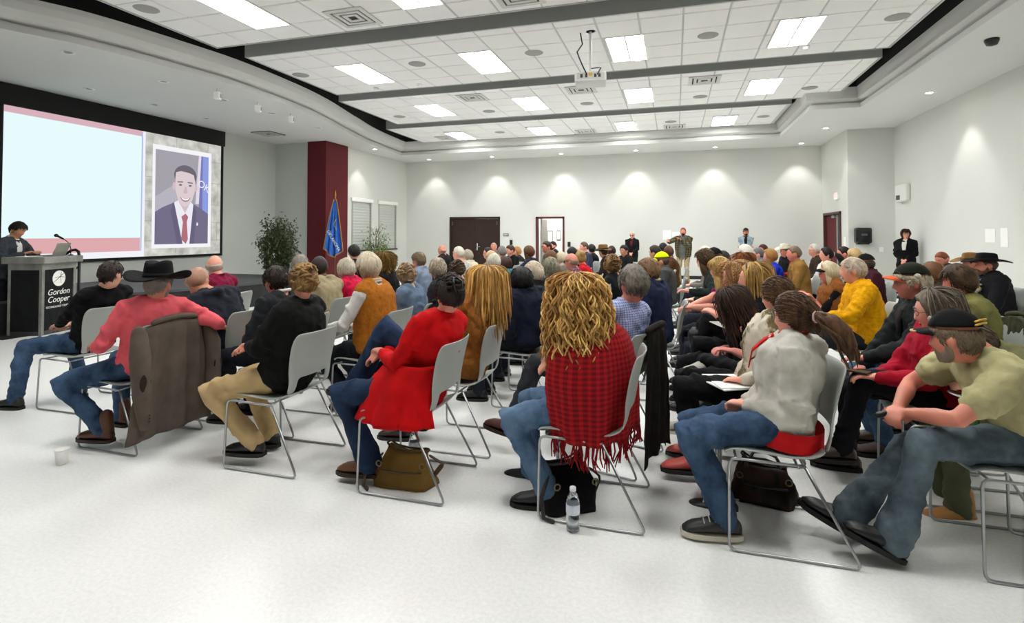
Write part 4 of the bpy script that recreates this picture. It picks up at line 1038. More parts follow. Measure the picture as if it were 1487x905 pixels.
# ------------------------------------------------------------------ the crowd
def at(x, y, Y, root, face=90):
    p = ony(x, y, Y); a = R_(face); dx, dy = p[0] - root[0], p[1] - root[1]
    return (dx * math.cos(a) + dy * math.sin(a), -dx * math.sin(a) + dy * math.cos(a), p[2])
JEANS = ('#1f3149', 'denim', '#4d6786'); JEANL = ('#3c5877', 'denim', '#6f8aa6'); JEAND = ('#152035', 'denim', '#2c3f5e'); JEANG = ('#38454f', 'denim', '#6b7a83')
H = .0105
P = person
# --- front rows by the lectern
P(1, 161, 380, 3.42, 'man in black sweater and jeans seated at the front-row end nearest the lectern', root=(-4.845, 3.45), head=(-75, 4, 0), hair=('short', '#2a1d18', dict(th=.011, fl=.02)), top='#0b0b0d', pants=JEANS, legs=((-.30, .44, .09), (.12, .30, .09)), vox=.012, fat=1.12, faceon=False, collar='shirt')
r = (-3.65, 2.96)
P(2, 230, 390, 2.95, 'man in pink shirt and broad black cowboy hat, arm on the next chair', root=r, head=(-72, 2, 0), hair=('short', '#8c8078', dict(th=.009, fl=.018)), skin='red', top=('#e8626c', 'fabric'), sleeve='rolled', armR=at(322, 474, 3.42, r), armL=(-.12, .30, .66), poleR=(.5, -1, -.6), pants=JEANS, legs=(at(150, 622, 2.76, r), (.16, .40, .09)), shoes=('#5a3218', '#2a1a10'), boots=True, vox=H, fat=1.08, hat=('western', '#0b0b0c', '#1b1b1c', dict(brim=.17, crown=.125, curl=.05)), beard=('#8d8780', .02), twist=-18, collar='shirt', wr=.016)
P(3, 287, 389, 3.55, 'bald man in navy hooded jacket and glasses leaning forward beside the pink shirt', root=(-3.55, 3.62), head=(-62, 12, 0), hair=('buzz', '#b98e76'), skin='tan', top='#22242f', bulk=.02, collar='hood', vox=.012, glasses='#3a2a20', twist=-15, legs='tucked', fat=1.1)
P(4, 312, 371, 4.65, 'balding man in dark magenta shirt in the front row', head=(-58, 2, 0), hair=('bald', '#b9a89a'), skin='pink', top='#7a0f35', vox=.013, collar='shirt')
r = (-2.445, 2.99)
P(5, 441, 386, 2.98, 'woman with upswept blond hair, black jacket and khaki trousers', sex='f', root=r, head=(-24, 6, 0), hair=('updo', '#a8834e', dict(c2='#5a3d22')), skin='pink', top='#10110f', bulk=.024, collar='coat', armL=(-.05, .26, .72), armR=(.02, .30, .70), pants='#c2a678', legs=(at(368, 640, 2.84, r), at(392, 628, 3.08, r)), shoes='#0c0c0d', vox=H, glasses='#9a9aa0', wr=.016, fat=1.1, low=.062)
P(6, 401, 388, 3.52, 'man in dark grey suit with white collar seated beyond the blond updo', head=(-18, 4, 0), hair=('short', '#2a1b14'), skin='red', top='#23262a', bulk=.018, inner='#e9e6e0', vox=.0125, side=0, lean=9)
P(7, 436, 372, 5.6, 'grey-haired person half hidden behind the blond updo', head=(-50, 0, 0), hair=('short', '#8a847c', dict(th=.024)), top='#3c4148', vox=.014, faceon=False)
P(8, 464, 373, 4.62, 'dark-skinned man with close-cropped hair in tan jacket', head=(-60, 0, 0), hair=('buzz', '#2b211d'), skin='dark', top='#a39676', bulk=.026, collar='coat', vox=.013, faceon=False)
P(9, 503, 378, 5.1, 'white-haired woman in hot pink jacket', sex='f', head=(-50, 2, 0), hair=('bob', '#cfc6b2', dict(len=.03, th=.03, c2='#8f8470')), top='#c2123f', bulk=.02, collar='coat', vox=.013, faceon=False)
P(10, 535, 370, 4.02, 'white-haired man in tan suede vest over white shirt', head=(-32, 3, 0), hair=('short', '#e3d6c0', dict(th=.026, c2='#b5a488')), skin='red', top='#d8d5cf', vest=('#b06a1c', 'fuzzy'), armL=(-.16, .36, .68), collar='shirt', inner='#d9c29a', vox=H, fat=1.12, pants=('#1c1f26', 'fabric'), legs='tucked', shoes=('#5b3a22', '#2e2018'), wr=.014)
P(11, 514, 357, 7.3, 'dark-haired person in black sitting in front of the potted plant', head=(-45, 4, 0), hair=('short', '#1b1412', dict(th=.024)), skin='tan', top='#101113', bulk=.02, vox=.016)
P(12, 557, 369, 5.82, 'person with curly ginger-blond hair and black top, back to the camera', sex='f', head=(-60, 0, 0), hair=('curly', '#a07a35', dict(len=.06, strands=320, slen=.16, c2='#5c431e', curl=.010, vol=1.1, r=.003)), top='#131214', vox=.014, faceon=False)
P(13, 590, 384, 4.55, 'woman with loose blond-grey updo in faded blue sweatshirt', sex='f', head=(-52, 4, 0), hair=('updo', '#b49a74', dict(c2='#5b4630')), top='#62748a', bulk=.008, vox=.0125, faceon=False, fat=1.1)
P(14, 608, 367, 6.75, 'man in grey-blue shirt turned in profile below the second shaded window', head=(-14, 0, 0), hair=('short', '#7d6850'), skin='red', top='#7f8ba0', collar='shirt', vox=.014)
P(15, 636, 376, 5.1, 'man with thin grey-white hair behind the dark-haired red cardigan', head=(-58, 0, 0), hair=('short', '#b9ac98', dict(th=.013, c2='#8c7d68')), skin='pink', top='#2e2b2c', vox=.0135, faceon=False)
P(16, 664, 379, 5.7, 'person with tousled dark brown hair between grey-white head and long blond hair', sex='f', head=(-60, 4, 0), hair=('updo', '#5c4a34', dict(c2='#33271b')), top='#1f2a44', vox=.0135, faceon=False)
P(17, 642, 356, 10.5, 'bald ruddy man in black jacket left of the closed double door', head=(-12, 5, 0), hair=('bald', '#c09a84'), skin='red', top='#17171a', bulk=.02, vox=.018)
P(18, 666, 359, 8.1, 'white-haired man in profile in front of the closed double door', head=(-8, 0, 0), hair=('short', '#e2dccf', dict(c2='#b7ae9c')), skin='pink', top='#b8b4ae', vox=.016)
P(19, 679, 364, 8.75, 'grey-haired person in cream jacket in front of the closed double door', head=(-35, 2, 0), hair=('short', '#a59a88', dict(th=.022)), top='#cfc8b4', bulk=.02, collar='coat', vox=.016, faceon=False)
r = (-1.47, 2.95)
P(20, 653, 402, 2.93, 'dark-haired woman in long bright red cardigan with clipped-up hair', sex='f', root=r, head=(-42, 8, 0), hair=('clip', '#2c1a14', dict(c2='#120a08')), skin='pink', top=('#c8060c', 'fabric'), bulk=.010, collar='coat', armL=(-.02, .24, .74), armR=(.05, .27, .72), pants=JEAND, legs=(at(536, 668, 2.84, r), at(516, 562, 3.0, r)), shoes=('#6a3f20', '#33200f'), vox=H, hem=-.12, flare=.35, twist=-20, wr=.016, low=.078)
P(21, 708, 391, 3.62, 'woman with long straight blond hair in tan suede coat', sex='f', root=(-1.43, 3.60), head=(-62, 2, 0), hair=('long', '#e3b464', dict(len=.27, th=.02, strands=380, slen=.42, r=.0046, c2='#8a5a24', vol=.95)), top=('#99622a', 'fuzzy'), bulk=.024, collar='coat', vox=H, faceon=False, twist=-35, shoes='#2a1510')
P(22, 717, 370, 6.9, 'white-haired person in faded denim jacket', head=(-58, 0, 0), hair=('short', '#d5d0bf', dict(th=.022, c2='#98927f')), top=('#5e7891', 'denim', '#8299b0'), bulk=.012, vox=.015, faceon=False)
P(23, 735, 374, 7.5, 'person with long dark brown hair in teal top', sex='f', head=(-50, 0, 0), hair=('long', '#3d2219', dict(len=.16)), top='#2d7480', vox=.016, faceon=False)
P(24, 757, 391, 4.6, 'black-haired person in navy coat, back to the camera', head=(-62, 2, 0), hair=('bob', '#0d0b0b', dict(len=.02, th=.026)), top='#141a2a', bulk=.028, collar='coat', vox=.0125, faceon=False, fat=1.1, twist=-30)
P(25, 709, 360, 9.6, 'bespectacled woman gesturing in front of the double door handle', sex='f', face=110, head=(0, 0, 0), hair=('short', '#2b1d17'), skin='pink', top='#7f765a', glasses=True, vox=.018, armL=(-.12, .40, .92))
P(26, 713, 366, 8.2, 'sandy-haired person below the double door', sex='f', head=(-30, 0, 0), hair=('short', '#c7a680', dict(th=.026)), top='#8d8062', vox=.018, faceon=False)
P(27, 717, 353, 13.6, 'pink-faced bald man facing the camera before the double door', face=150, head=(20, 0, 0), hair=('buzz', '#c99a88'), skin='red', top='#86796c', vox=.022)
P(28, 729, 359, 10.3, 'grey-haired person beside the double door edge', head=(-50, 0, 0), hair=('short', '#7d7875', dict(th=.024)), top='#4a3a3c', vox=.02, faceon=False)
P(29, 741, 357, 11.2, 'young person in black with dark hair under the door card reader', sex='f', face=140, head=(0, 8, 0), hair=('short', '#4a3020', dict(th=.024)), skin='pink', top='#121214', vox=.02)
P(30, 751, 359, 11.75, 'blond-haired person turned away near the door card reader', sex='f', face=110, head=(20, 5, 0), hair=('bob', '#b9854a', dict(len=.05)), skin='pink', top='#2a2624', vox=.02)
P(31, 768, 358, 8.75, 'person with long brown hair and navy puffer jacket', sex='f', head=(-20, 6, 0), hair=('long', '#5a361c', dict(len=.14)), top='#1b2236', bulk=.034, collar='coat', armL=(-.05, .42, .86), vox=.017, faceon=False)
P(32, 794, 351, 10.2, 'man in grey-green jacket and glasses before the open door', face=120, head=(15, 0, 0), hair=('short', '#3a2b20'), skin='red', top='#4a544c', bulk=.02, glasses=True, vox=.018)
P(33, 803, 351, 14.4, 'dark-bearded person standing out against the open doorway', face=120, head=(20, 0, 0), hair=('short', '#2c1a16'), skin='pink', top='#2b2a28', beard=('#2a1a14', .03), vox=.022)
P(34, 800, 365, 8.2, 'woman with long auburn-brown hair below the open door', sex='f', head=(-50, 0, 0), hair=('long', '#6b4524', dict(len=.20)), top='#5b4a3d', vox=.017, faceon=False)
P(35, 815, 367, 9.3, 'person with pale cream hair right of the auburn hair', head=(-60, 0, 0), hair=('short', '#cfc0a2', dict(th=.022)), top='#8c8478', vox=.02, faceon=False)
P(36, 775, 382, 5.25, 'white-haired man in black leather jacket looking left', head=(-38, 6, 0), hair=('short', '#dccdb6', dict(th=.022, c2='#a8977e')), skin='pink', top='#191a19', bulk=.022, collar='coat', vox=.0135, twist=-25)
P(37, 799, 376, 5.95, 'person with smooth grey-streaked bob over a pale scarf', sex='f', head=(-62, 0, 0), hair=('bob', '#a59f86', dict(len=.0001, th=.024, c2='#4c4838')), top='#b7b2a4', vox=.014, faceon=False)
P(38, 830, 368, 7.3, 'balding man with dark glasses and maroon plaid shirt, in profile', head=(-18, 6, 0), hair=('bald', '#9a7d66'), skin='red', top=('#4c2233', 'plaid', '#8a6070', 9.), glasses='dark', vox=.015)
P(39, 831, 360, 9.75, 'person whose short black hair shows above the balding profile', head=(-60, 0, 0), hair=('short', '#1a1212', dict(th=.022)), top='#2a2023', vox=.02, faceon=False)
P(40, 843, 365, 8.3, 'person with blond bun and scarlet top', sex='f', head=(-60, 0, 0), hair=('bun', '#a5844a'), top='#c11420', vox=.018, faceon=False)
P(41, 848, 352, 12.0, 'man in navy resting his chin on his hand', face=120, head=(0, 0, 0), hair=('short', '#5c4a38'), skin='pink', top='#3b3f55', armR='chin', vox=.02)
P(42, 859, 356, 12.7, 'black-haired person behind the brown felt hat', head=(-60, 0, 0), hair=('short', '#15100f', dict(th=.026)), top='#1d1b1c', vox=.022, faceon=False)
P(43, 876, 358, 10.6, 'person wearing a brown felt hat with dark band', head=(-40, 4, 0), hair=('short', '#3b2a1e'), skin='tan', top='#2a2018', hat=('felt', '#7a5a36', '#3a2818', dict(brim=.10, crown=.11, curl=.02)), vox=.018, faceon=False)
P(44, 888, 358, 12.2, 'person with dark red-brown hair and rust top beside the brown hat', sex='f', head=(-50, 0, 0), hair=('long', '#3c1d1a', dict(len=.12)), top='#7d211c', vox=.022, faceon=False)
P(45, 906, 357, 11.8, 'black-haired man in black shirt in front of the standing black cardigan', face=130, head=(20, 3, 0), hair=('short', '#1b1514', dict(th=.02)), skin='tan', top='#1b1a1c', vox=.02)
P(47, 889, 371, 5.75, 'woman with light brown coiled hair in black vest over white sleeves', sex='f', head=(-66, 4, 0), hair=('updo', '#a07a48', dict(c2='#4c3620')), top='#c9cbc6', vest='#15181a', vox=.0135, faceon=False, twist=-30)
r = (-.425, 2.97)
P(48, 838, 403, 2.92, 'woman with big curly blond hair under a red plaid fringed shawl', sex='f', root=r, head=(-60, 2, 0), hair=('curly', '#e9bd70', dict(len=.13, strands=430, slen=.45, c2='#9a6428', curl=.015, turns=2.9, vol=1.1, r=.0056, spread=.058)), top='#6a0d14', armL=(-.02, .20, .74), armR=(.06, .22, .72), poleL=(-.3, -.6, -.8), pants=JEANL, legs=(at(795, 712, 2.85, r), at(772, 682, 3.18, r)), shoes='#111113', vox=H, faceon=False, twist=-30, low=.070)
r = (-.42, 3.60)
P(49, 920, 388, 3.55, 'grey-haired man in light blue checked shirt', root=r, face=74, head=(-39, 4, 0), hair=('short', '#8d867c', dict(th=.019, c2='#4d463e')), skin='red', top=('#6b79ad', 'check', '#b9c2e2', 22.), collar='shirt', armL=(-.12, .36, .66), armR=(.26, .14, .62), pants=('#34363c', 'fabric'), legs=(at(742, 612, 3.45, r, 74), (.14, .36, .09)), shoes=('#4d2218', '#25120c'), vox=H, faceon=False, twist=-14, fat=1.12)
P(50, 941, 377, 5.15, 'brown-grey haired man in navy jacket with tan collar, in half profile', head=(-32, 3, 0), hair=('short', '#8a6a4c', dict(th=.019)), skin='red', top='#1d2540', bulk=.026, collar='coat', inner='#b9a684', vox=.0135, twist=-20)
P(51, 951, 358, 9.6, 'dark-haired person left of the yellow cap', head=(-20, 6, 0), hair=('short', '#32221b', dict(th=.024)), skin='tan', top='#2c2a28', vox=.02)
P(52, 961, 368, 7.9, 'person in fluorescent yellow baseball cap and dark grey jacket', head=(-10, 4, 0), hair=('short', '#5b4332'), skin='tan', top='#4a4a49', bulk=.02, hat=('cap', '#d9ef00', '#d9ef00'), vox=.017)
P(53, 963, 354, 12.5, 'black-haired person behind the yellow cap', head=(-60, 0, 0), hair=('short', '#171313', dict(th=.024)), top='#2c2426', vox=.022, faceon=False)
P(54, 971, 358, 10.4, 'person with long chestnut hair right of the yellow cap', sex='f', head=(-70, 0, 0), hair=('long', '#5e3a22', dict(len=.22)), top='#54361f', vox=.02, faceon=False)
# --- standing people
r46 = ony(918, 337, 17.7)
P(46, 918, 337, 17.7, 'white-haired standing person in black cardigan and sunglasses by the back wall', sex='f', stand=True, face=172, head=(0, 4, 0), hair=('short', '#ddd6c4', dict(th=.02)), skin='pink', top='#131316', bulk=.02, hem=-.2, inner='#5a1a2a', armL='clasp', armR='clasp', glasses='dark', vox=.018, pants='#17171a')
p55 = ony(992, 331, 16.35); rt55 = (p55[0], p55[1])
P(55, 992, 331, 16.35, 'bearded standing man in plaid overshirt speaking into a microphone', stand=True, face=168, head=(4, 0, 0), hair=('buzz', '#7a3c28'), skin='red', top='#5d615e', bulk=.012, armR=at(970, 350, 15.95, rt55, 168), armL=at(989, 349, 16.08, rt55, 168), poleL=(-.6, -.2, -1), pants='#a39474', vox=.013, fat=1.25, girth=1.08, beard=('#33231b', .10), hem=-.2, shoes=('#5a3a24', '#2a1c12'))
P(56, 1083, 332, 17.75, 'standing man in cap and pale denim shirt with folded arms', stand=True, face=170, head=(12, 0, 0), hair=('short', '#2e211b'), skin='red', top=('#6f8795', 'denim', '#a9bcc4'), sleeve='rolled', armL='fold', armR='fold', inner='#17171a', hat=('cap', '#3c2c22', '#3c2c22'), beard=('#241813', .03), vox=.016, pants='#2b3240')
P(81, 1315, 333, 14.3, 'standing woman with long dark hair in black suit against the right wall', sex='f', stand=True, face=148, head=(22, 12, 0), hair=('long', '#341a12', dict(len=.22, vol=.55, th=.015)), skin='pink', top='#0e0e11', bulk=.016, hem=-.18, inner='#e6e2da', armL='clasp', armR='clasp', glasses=True, vox=.014, pants='#0e0e11')
r91 = (-9.60, 5.53)
P(91, 26, 323, 5.62, 'presenter in grey tweed blazer reading at the lectern', stand=True, root=r91, face=-72, head=(0, 26, 0), hair=('short', '#17100d', dict(th=.02)), skin='olive', top=('#3c4148', 'fuzzy'), bulk=.016, hem=-.2, collar='coat', inner='#eceae6', armL=(-.10, .42, 1.165), armR=(.10, .40, 1.17), palmL=(0, 0, 1), palmR=(0, 0, 1), pants='#1a1c22', vox=.012)
# --- the rows right of the gap
P(57, 1024, 363, 6.3, 'person with long brown hair leaning forward in dark green coat', sex='f', face=80, head=(-10, 4, 0), hair=('long', '#574027', dict(len=.16)), skin='pink', top='#182420', bulk=.03, collar='coat', armL=at(1004, 422, 6.0, (.55, 6.35), 80), vox=.0135, lean=16)
P(58, 1037, 362, 7.0, 'person in black baseball cap behind the dark green coat', head=(-40, 2, 0), hair=('short', '#2b211b'), skin='pink', top='#15171a', bulk=.02, hat=('cap', '#101012', '#101012'), vox=.016, faceon=False)
P(59, 1024, 359, 8.9, 'white-haired person showing beyond the dark green coat', head=(-50, 0, 0), hair=('short', '#d9d5c8', dict(th=.022)), top='#77716a', vox=.019, faceon=False)
P(60, 1050, 366, 7.7, 'black-haired person right of the black baseball cap', sex='f', head=(-60, 0, 0), hair=('bob', '#1c1411', dict(len=.06)), top='#221d1c', vox=.017, faceon=False)
P(61, 1046, 375, 5.45, 'woman with long pale blond hair in magenta patterned top', sex='f', head=(-25, 6, 0), hair=('long', '#d6b66c', dict(len=.26, c2='#8a6a38')), skin='pink', top=('#8f1464', 'camo', '#c45aa4'), sleeve='short', armL=at(1012, 447, 5.05, (.6, 5.45)), armR=at(1012, 444, 5.25, (.6, 5.45)), vox=.013, lean=12)
P(62, 1066, 384, 4.85, 'person with frizzy sandy hair facing left', sex='f', head=(-5, 8, 0), hair=('curly', '#c99a66', dict(len=.06, strands=260, slen=.14, c2='#9a6c42', curl=.010, vol=1.1)), skin='pink', top='#4d3a30', vox=.0128, lean=8)
P(63, 1093, 385, 4.38, 'blond woman with headband and black top, in profile', sex='f', head=(-8, 2, 0), hair=('long', '#cda45a', dict(len=.22, c2='#8f6a34', strands=200, slen=.36)), skin='pink', top='#0e0e10', armL=at(1020, 458, 4.15, (.5, 4.35)), armR=at(1018, 455, 4.3, (.5, 4.35)), collar='low', pants='#121216', legs=(at(1006, 578, 4.33, (.5, 4.38)), at(994, 540, 4.5, (.5, 4.38))), boots=True, bootover=True, shoes='#0c0c0d', vox=.0125, lean=4)
r = (.50, 4.06)
P(64, 1062, 423, 4.0, 'dark-haired woman in black tee bending forward, bare forearms, one ankle crossed', sex='f', root=r, head=(-32, 22, 0), hair=('long', '#4e3527', dict(len=.17, c2='#24160f', vol=1.1, strands=330, slen=.30, r=.0034)), skin='#dd8f86', top='#101012', sleeve='short', armL=at(1066, 510, 3.84, r), armR=at(1052, 506, 4.08, r), poleL=(-.3, -.9, -.6), pants='#131317', legs=(at(1026, 525, 3.84, r), (.12, .42, .09)), legpole={-1: (-1, .55, .25)}, shoes=('#a9a293', '#d8d2c4'), vox=H, faceon=False)
r = (.48, 3.52)
P(65, 1129, 405, 3.5, 'woman in pale camouflage hoodie holding papers, brown hair in scrunchie', sex='f', root=r, head=(-48, 4, 0), hair=('tail', '#6b4a2e', dict(c2='#3a2416', band='#2a2028', sx=.5)), skin='pink', top=('#cfc6b2', 'camo', '#6a5a3a'), bulk=.022, collar='hood', armL=at(1078, 552, 3.32, r), armR=at(1072, 546, 3.62, r), pants='#101014', legs=(at(1010, 664, 3.42, r), at(1014, 645, 3.68, r)), shoes=('#c9564e', '#1a1412'), vox=H, twist=-12, faceon=False)
r = (.485, 2.96)
P(66, 1153, 428, 2.93, 'woman with brown ponytail and glasses in light grey hooded sweatshirt', sex='f', root=r, head=(-42, 5, 0), hair=('tail', '#6b4a30', dict(c2='#2c1a10', sx=.9)), skin='pink', top=('#c6c2b8', 'fabric'), bulk=.026, collar='hood', inner=('#c2161a', 'fabric'), armL=at(1084, 588, 2.90, r), armR=at(1082, 583, 3.02, r), poleL=(-.5, -.8, -.5), pants=JEANS, legs=(at(1052, 752, 2.80, r), at(1050, 726, 3.12, r)), shoes=('#2c2a2c', '#d4cdbb'), vox=H, glasses='#241a16', twist=-10, curlL=1.0, curlR=1.0, low=.066)
P(67, 1078, 370, 7.2, 'person with bushy ginger hair', sex='f', head=(-40, 0, 0), hair=('curly', '#a8642c', dict(len=.05, strands=220, slen=.13, c2='#6f3b18', curl=.010, vol=1.2)), top='#9a6a34', vox=.016, faceon=False)
P(68, 1082, 357, 9.0, 'white-haired person in dark red in front of the folded arms', head=(-40, 0, 0), hair=('short', '#e2ded4', dict(th=.026)), top='#7a2028', vox=.019, faceon=False)
P(69, 1101, 361, 11.0, 'grey-haired man in grey blazer left of the blue top', head=(-10, 0, 0), hair=('short', '#6f6a68', dict(th=.018)), skin='pink', top='#6a6d72', bulk=.014, inner='#dcdad6', vox=.019)
P(70, 1108, 356, 13.2, 'brown-haired person in the farthest row near the alcove', face=120, head=(0, 0, 0), hair=('short', '#4c2c20', dict(th=.022)), skin='red', top='#5a4a44', vox=.022)
P(71, 1118, 363, 9.2, 'woman with wavy honey-blond hair in bright blue top', sex='f', head=(-12, 0, 0), hair=('long', '#a8793e', dict(len=.09, wave=.012, th=.026)), skin='pink', top='#1434c8', vox=.0165)
P(72, 1140, 357, 12.0, 'man in pale cowboy hat and red shirt', face=110, head=(0, 0, 0), hair=('short', '#6b5644'), skin='red', top='#8a1c28', vest='#141416', hat=('western', '#e6dccb', '#c9bda8', dict(brim=.12, crown=.11, curl=.04)), vox=.02)
P(73, 1153, 358, 9.0, 'man with short brown-grey hair in camel corduroy jacket', head=(-6, 0, 0), hair=('short', '#7d6a55'), skin='red', top=('#8f6a34', 'fabric'), bulk=.026, collar='coat', pants=JEANL, vox=.0165)
P(74, 1183, 355, 11.0, 'white-haired man with glasses in dark brown jacket', head=(-2, 0, 0), hair=('short', '#d8d0c4', dict(th=.016)), skin='pink', top='#35281d', bulk=.02, glasses='#5a4a40', vox=.0185)
P(75, 1200, 360, 9.5, 'woman with dark ponytail in white cardigan', sex='f', head=(-4, 2, 0), hair=('tail', '#1f1310', dict(c2='#0e0908')), skin='pink', top='#d9d5cf', bulk=.014, pants='#131316', vox=.0165, lean=-2)
P(76, 1225, 359, 9.9, 'dark-haired man near the black towel dispenser', head=(-8, 0, 0), hair=('short', '#231a17'), skin='red', top='#39424c', vox=.0175)
P(77, 1240, 363, 9.0, 'person with short blond hair beyond the yellow jacket', sex='f', head=(-50, 0, 0), hair=('short', '#c7a873', dict(th=.028)), top='#2c2a2c', vox=.017, faceon=False)
P(78, 1257, 371, 8.0, 'man in black cap and dark maroon jacket right of the yellow jacket', head=(-30, 0, 0), hair=('short', '#3a2e28'), skin='red', top='#3c1522', bulk=.022, collar='coat', inner='#e2ded8', hat=('cap', '#141214', '#141214'), vox=.0155)
P(79, 1204, 382, 6.35, 'woman with platinum hair and black visor in brown vest', sex='f', head=(-4, 2, 0), hair=('long', '#d9cdae', dict(len=.13, c2='#a8996f')), skin='red', top='#19191d', sleeve='elbow', vest=('#8a5426', 'fuzzy'), armL='fold', armR='fold', hat=('visor', '#101012'), pants=JEANS, vox=.0145)
r = (1.62, 5.55)
P(80, 1239, 375, 5.55, 'balding white-haired man in golden yellow fleece jacket', root=r, head=(-22, 3, 0), hair=('short', '#d9cbb8', dict(th=.010, c2='#b5a28e')), skin='pink', top=('#e8a600', 'fuzzy'), bulk=.024, collar='coat', armL=at(1186, 462, 5.3, r), vox=.0118, fat=1.18, pants='#2a2d33')
P(82, 1368, 366, 9.6, 'ruddy balding man in dark green sweater looking down', face=110, head=(10, 22, 0), hair=('buzz', '#8a4a34'), skin='red', top='#2f3b2c', bulk=.014, inner='#c9c2ae', vox=.0165)
P(83, 1410, 371, 8.6, 'person in wide tan cowboy hat', sex='f', head=(-5, 4, 0), hair=('short', '#4a3424'), skin='red', top='#5a5236', bulk=.016, hat=('western', '#8a683c', '#5a4024', dict(brim=.18, crown=.11, curl=.035)), vox=.0165)
P(84, 1432, 371, 7.5, 'man in black cowboy hat and black suit with medals', head=(-8, 0, 0), hair=('short', '#5a4a3c'), skin='red', top='#121317', bulk=.03, collar='coat', inner='#a9bcd6', hat=('western', '#111012', '#2a1a18', dict(brim=.17, crown=.10, curl=.03)), beard=('#6a4a38', .01), fat=1.2, girth=1.08, vox=.0155, pants='#111215')
P(85, 1354, 383, 6.6, 'person with tousled red-brown hair behind the hunter cap', sex='f', head=(-30, 4, 0), hair=('bob', '#6a4526', dict(len=.05, th=.026)), top='#3a2f28', vox=.0155, faceon=False)
r = (2.08, 4.78)
P(86, 1392, 388, 4.75, 'woman in olive sweater resting her chin on her hand', sex='f', root=r, head=(-14, 10, 0), hair=('bob', '#57402a', dict(len=.02, th=.03, c2='#2d2014')), skin='red', top=('#74713f', 'fabric'), bulk=.03, armL=at(1374, 428, 4.6, r), armR=(.08, .3, .7), vox=.012, fat=1.15)
r = (1.62, 4.25)
P(87, 1324, 386, 4.25, 'man in black hunter cap with orange brim and black jacket', root=r, head=(-12, 2, 0), hair=('short', '#c9bda4', dict(th=.024, c2='#8a7d66')), skin='red', top=('#1e2323', 'fabric'), bulk=.030, collar='coat', inner='#1b1214', armL=at(1256, 520, 4.05, r), armR=at(1252, 530, 4.3, r), hat=('cap', '#20231a', '#e0673e'), glasses='#8a7a6a', vox=H, fat=1.15, pants=JEANS, legs='half', shoes=('#3a241a', '#1a120c'))
r = (1.47, 3.70)
P(88, 1357, 425, 3.68, 'woman with long grey hair in crimson sweater holding a phone', sex='f', root=r, head=(-14, 10, 0), hair=('long', '#7d7060', dict(len=.14, c2='#4a4036', strands=200, slen=.3)), skin='pink', top=('#a30a26', 'fabric'), bulk=.024, armL=at(1272, 548, 3.52, r), armR=at(1266, 552, 3.72, r), glasses='#3a2c24', pants='#15141a', legs=(at(1222, 648, 3.62, r), (.14, .46, .09)), shoes=('#3a2620', '#191210'), vox=H, fat=1.15, poleL=(-.4, -.7, -.7))
r = (1.49, 3.03)
P(89, 1388, 456, 2.98, 'man in black cap with gold braid and tan tee shirt leaning forward', root=r, head=(-44, 6, 0), hair=('short', '#7d6c56', dict(th=.010, fl=.024)), skin='red', top=('#b3ac80', 'fabric'), bulk=.014, sleeve='short', armL=(-.035, .45, .615), armR=(.045, .46, .615), poleL=(-1, -.3, .1), poleR=(1, -.3, .1), pants=JEANG, legs=((-.22, .57, .125), (-.06, .70, .125)), footpitch=26, shoes=('#131214', '#0b0b0b'), hat=('cap', '#0f0e10', '#0f0e10'), beard=('#8d8270', .012), vox=H, curlL=1.0, curlR=1.0, low=.085)
r = (1.80, 3.50)
P(90, 1412, 470, 3.46, 'person hidden behind the gold-braided cap, green trousers and tan boots showing', root=r, head=(-20, 10, 0), hair=('short', '#57483a'), top='#6d6a48', bulk=.02, pants='#5a5d47', legs=(at(1392, 738, 3.38, r), at(1376, 726, 3.62, r)), shoes=('#a8743a', '#4a3018'), boots=True, vox=.013, faceon=False)
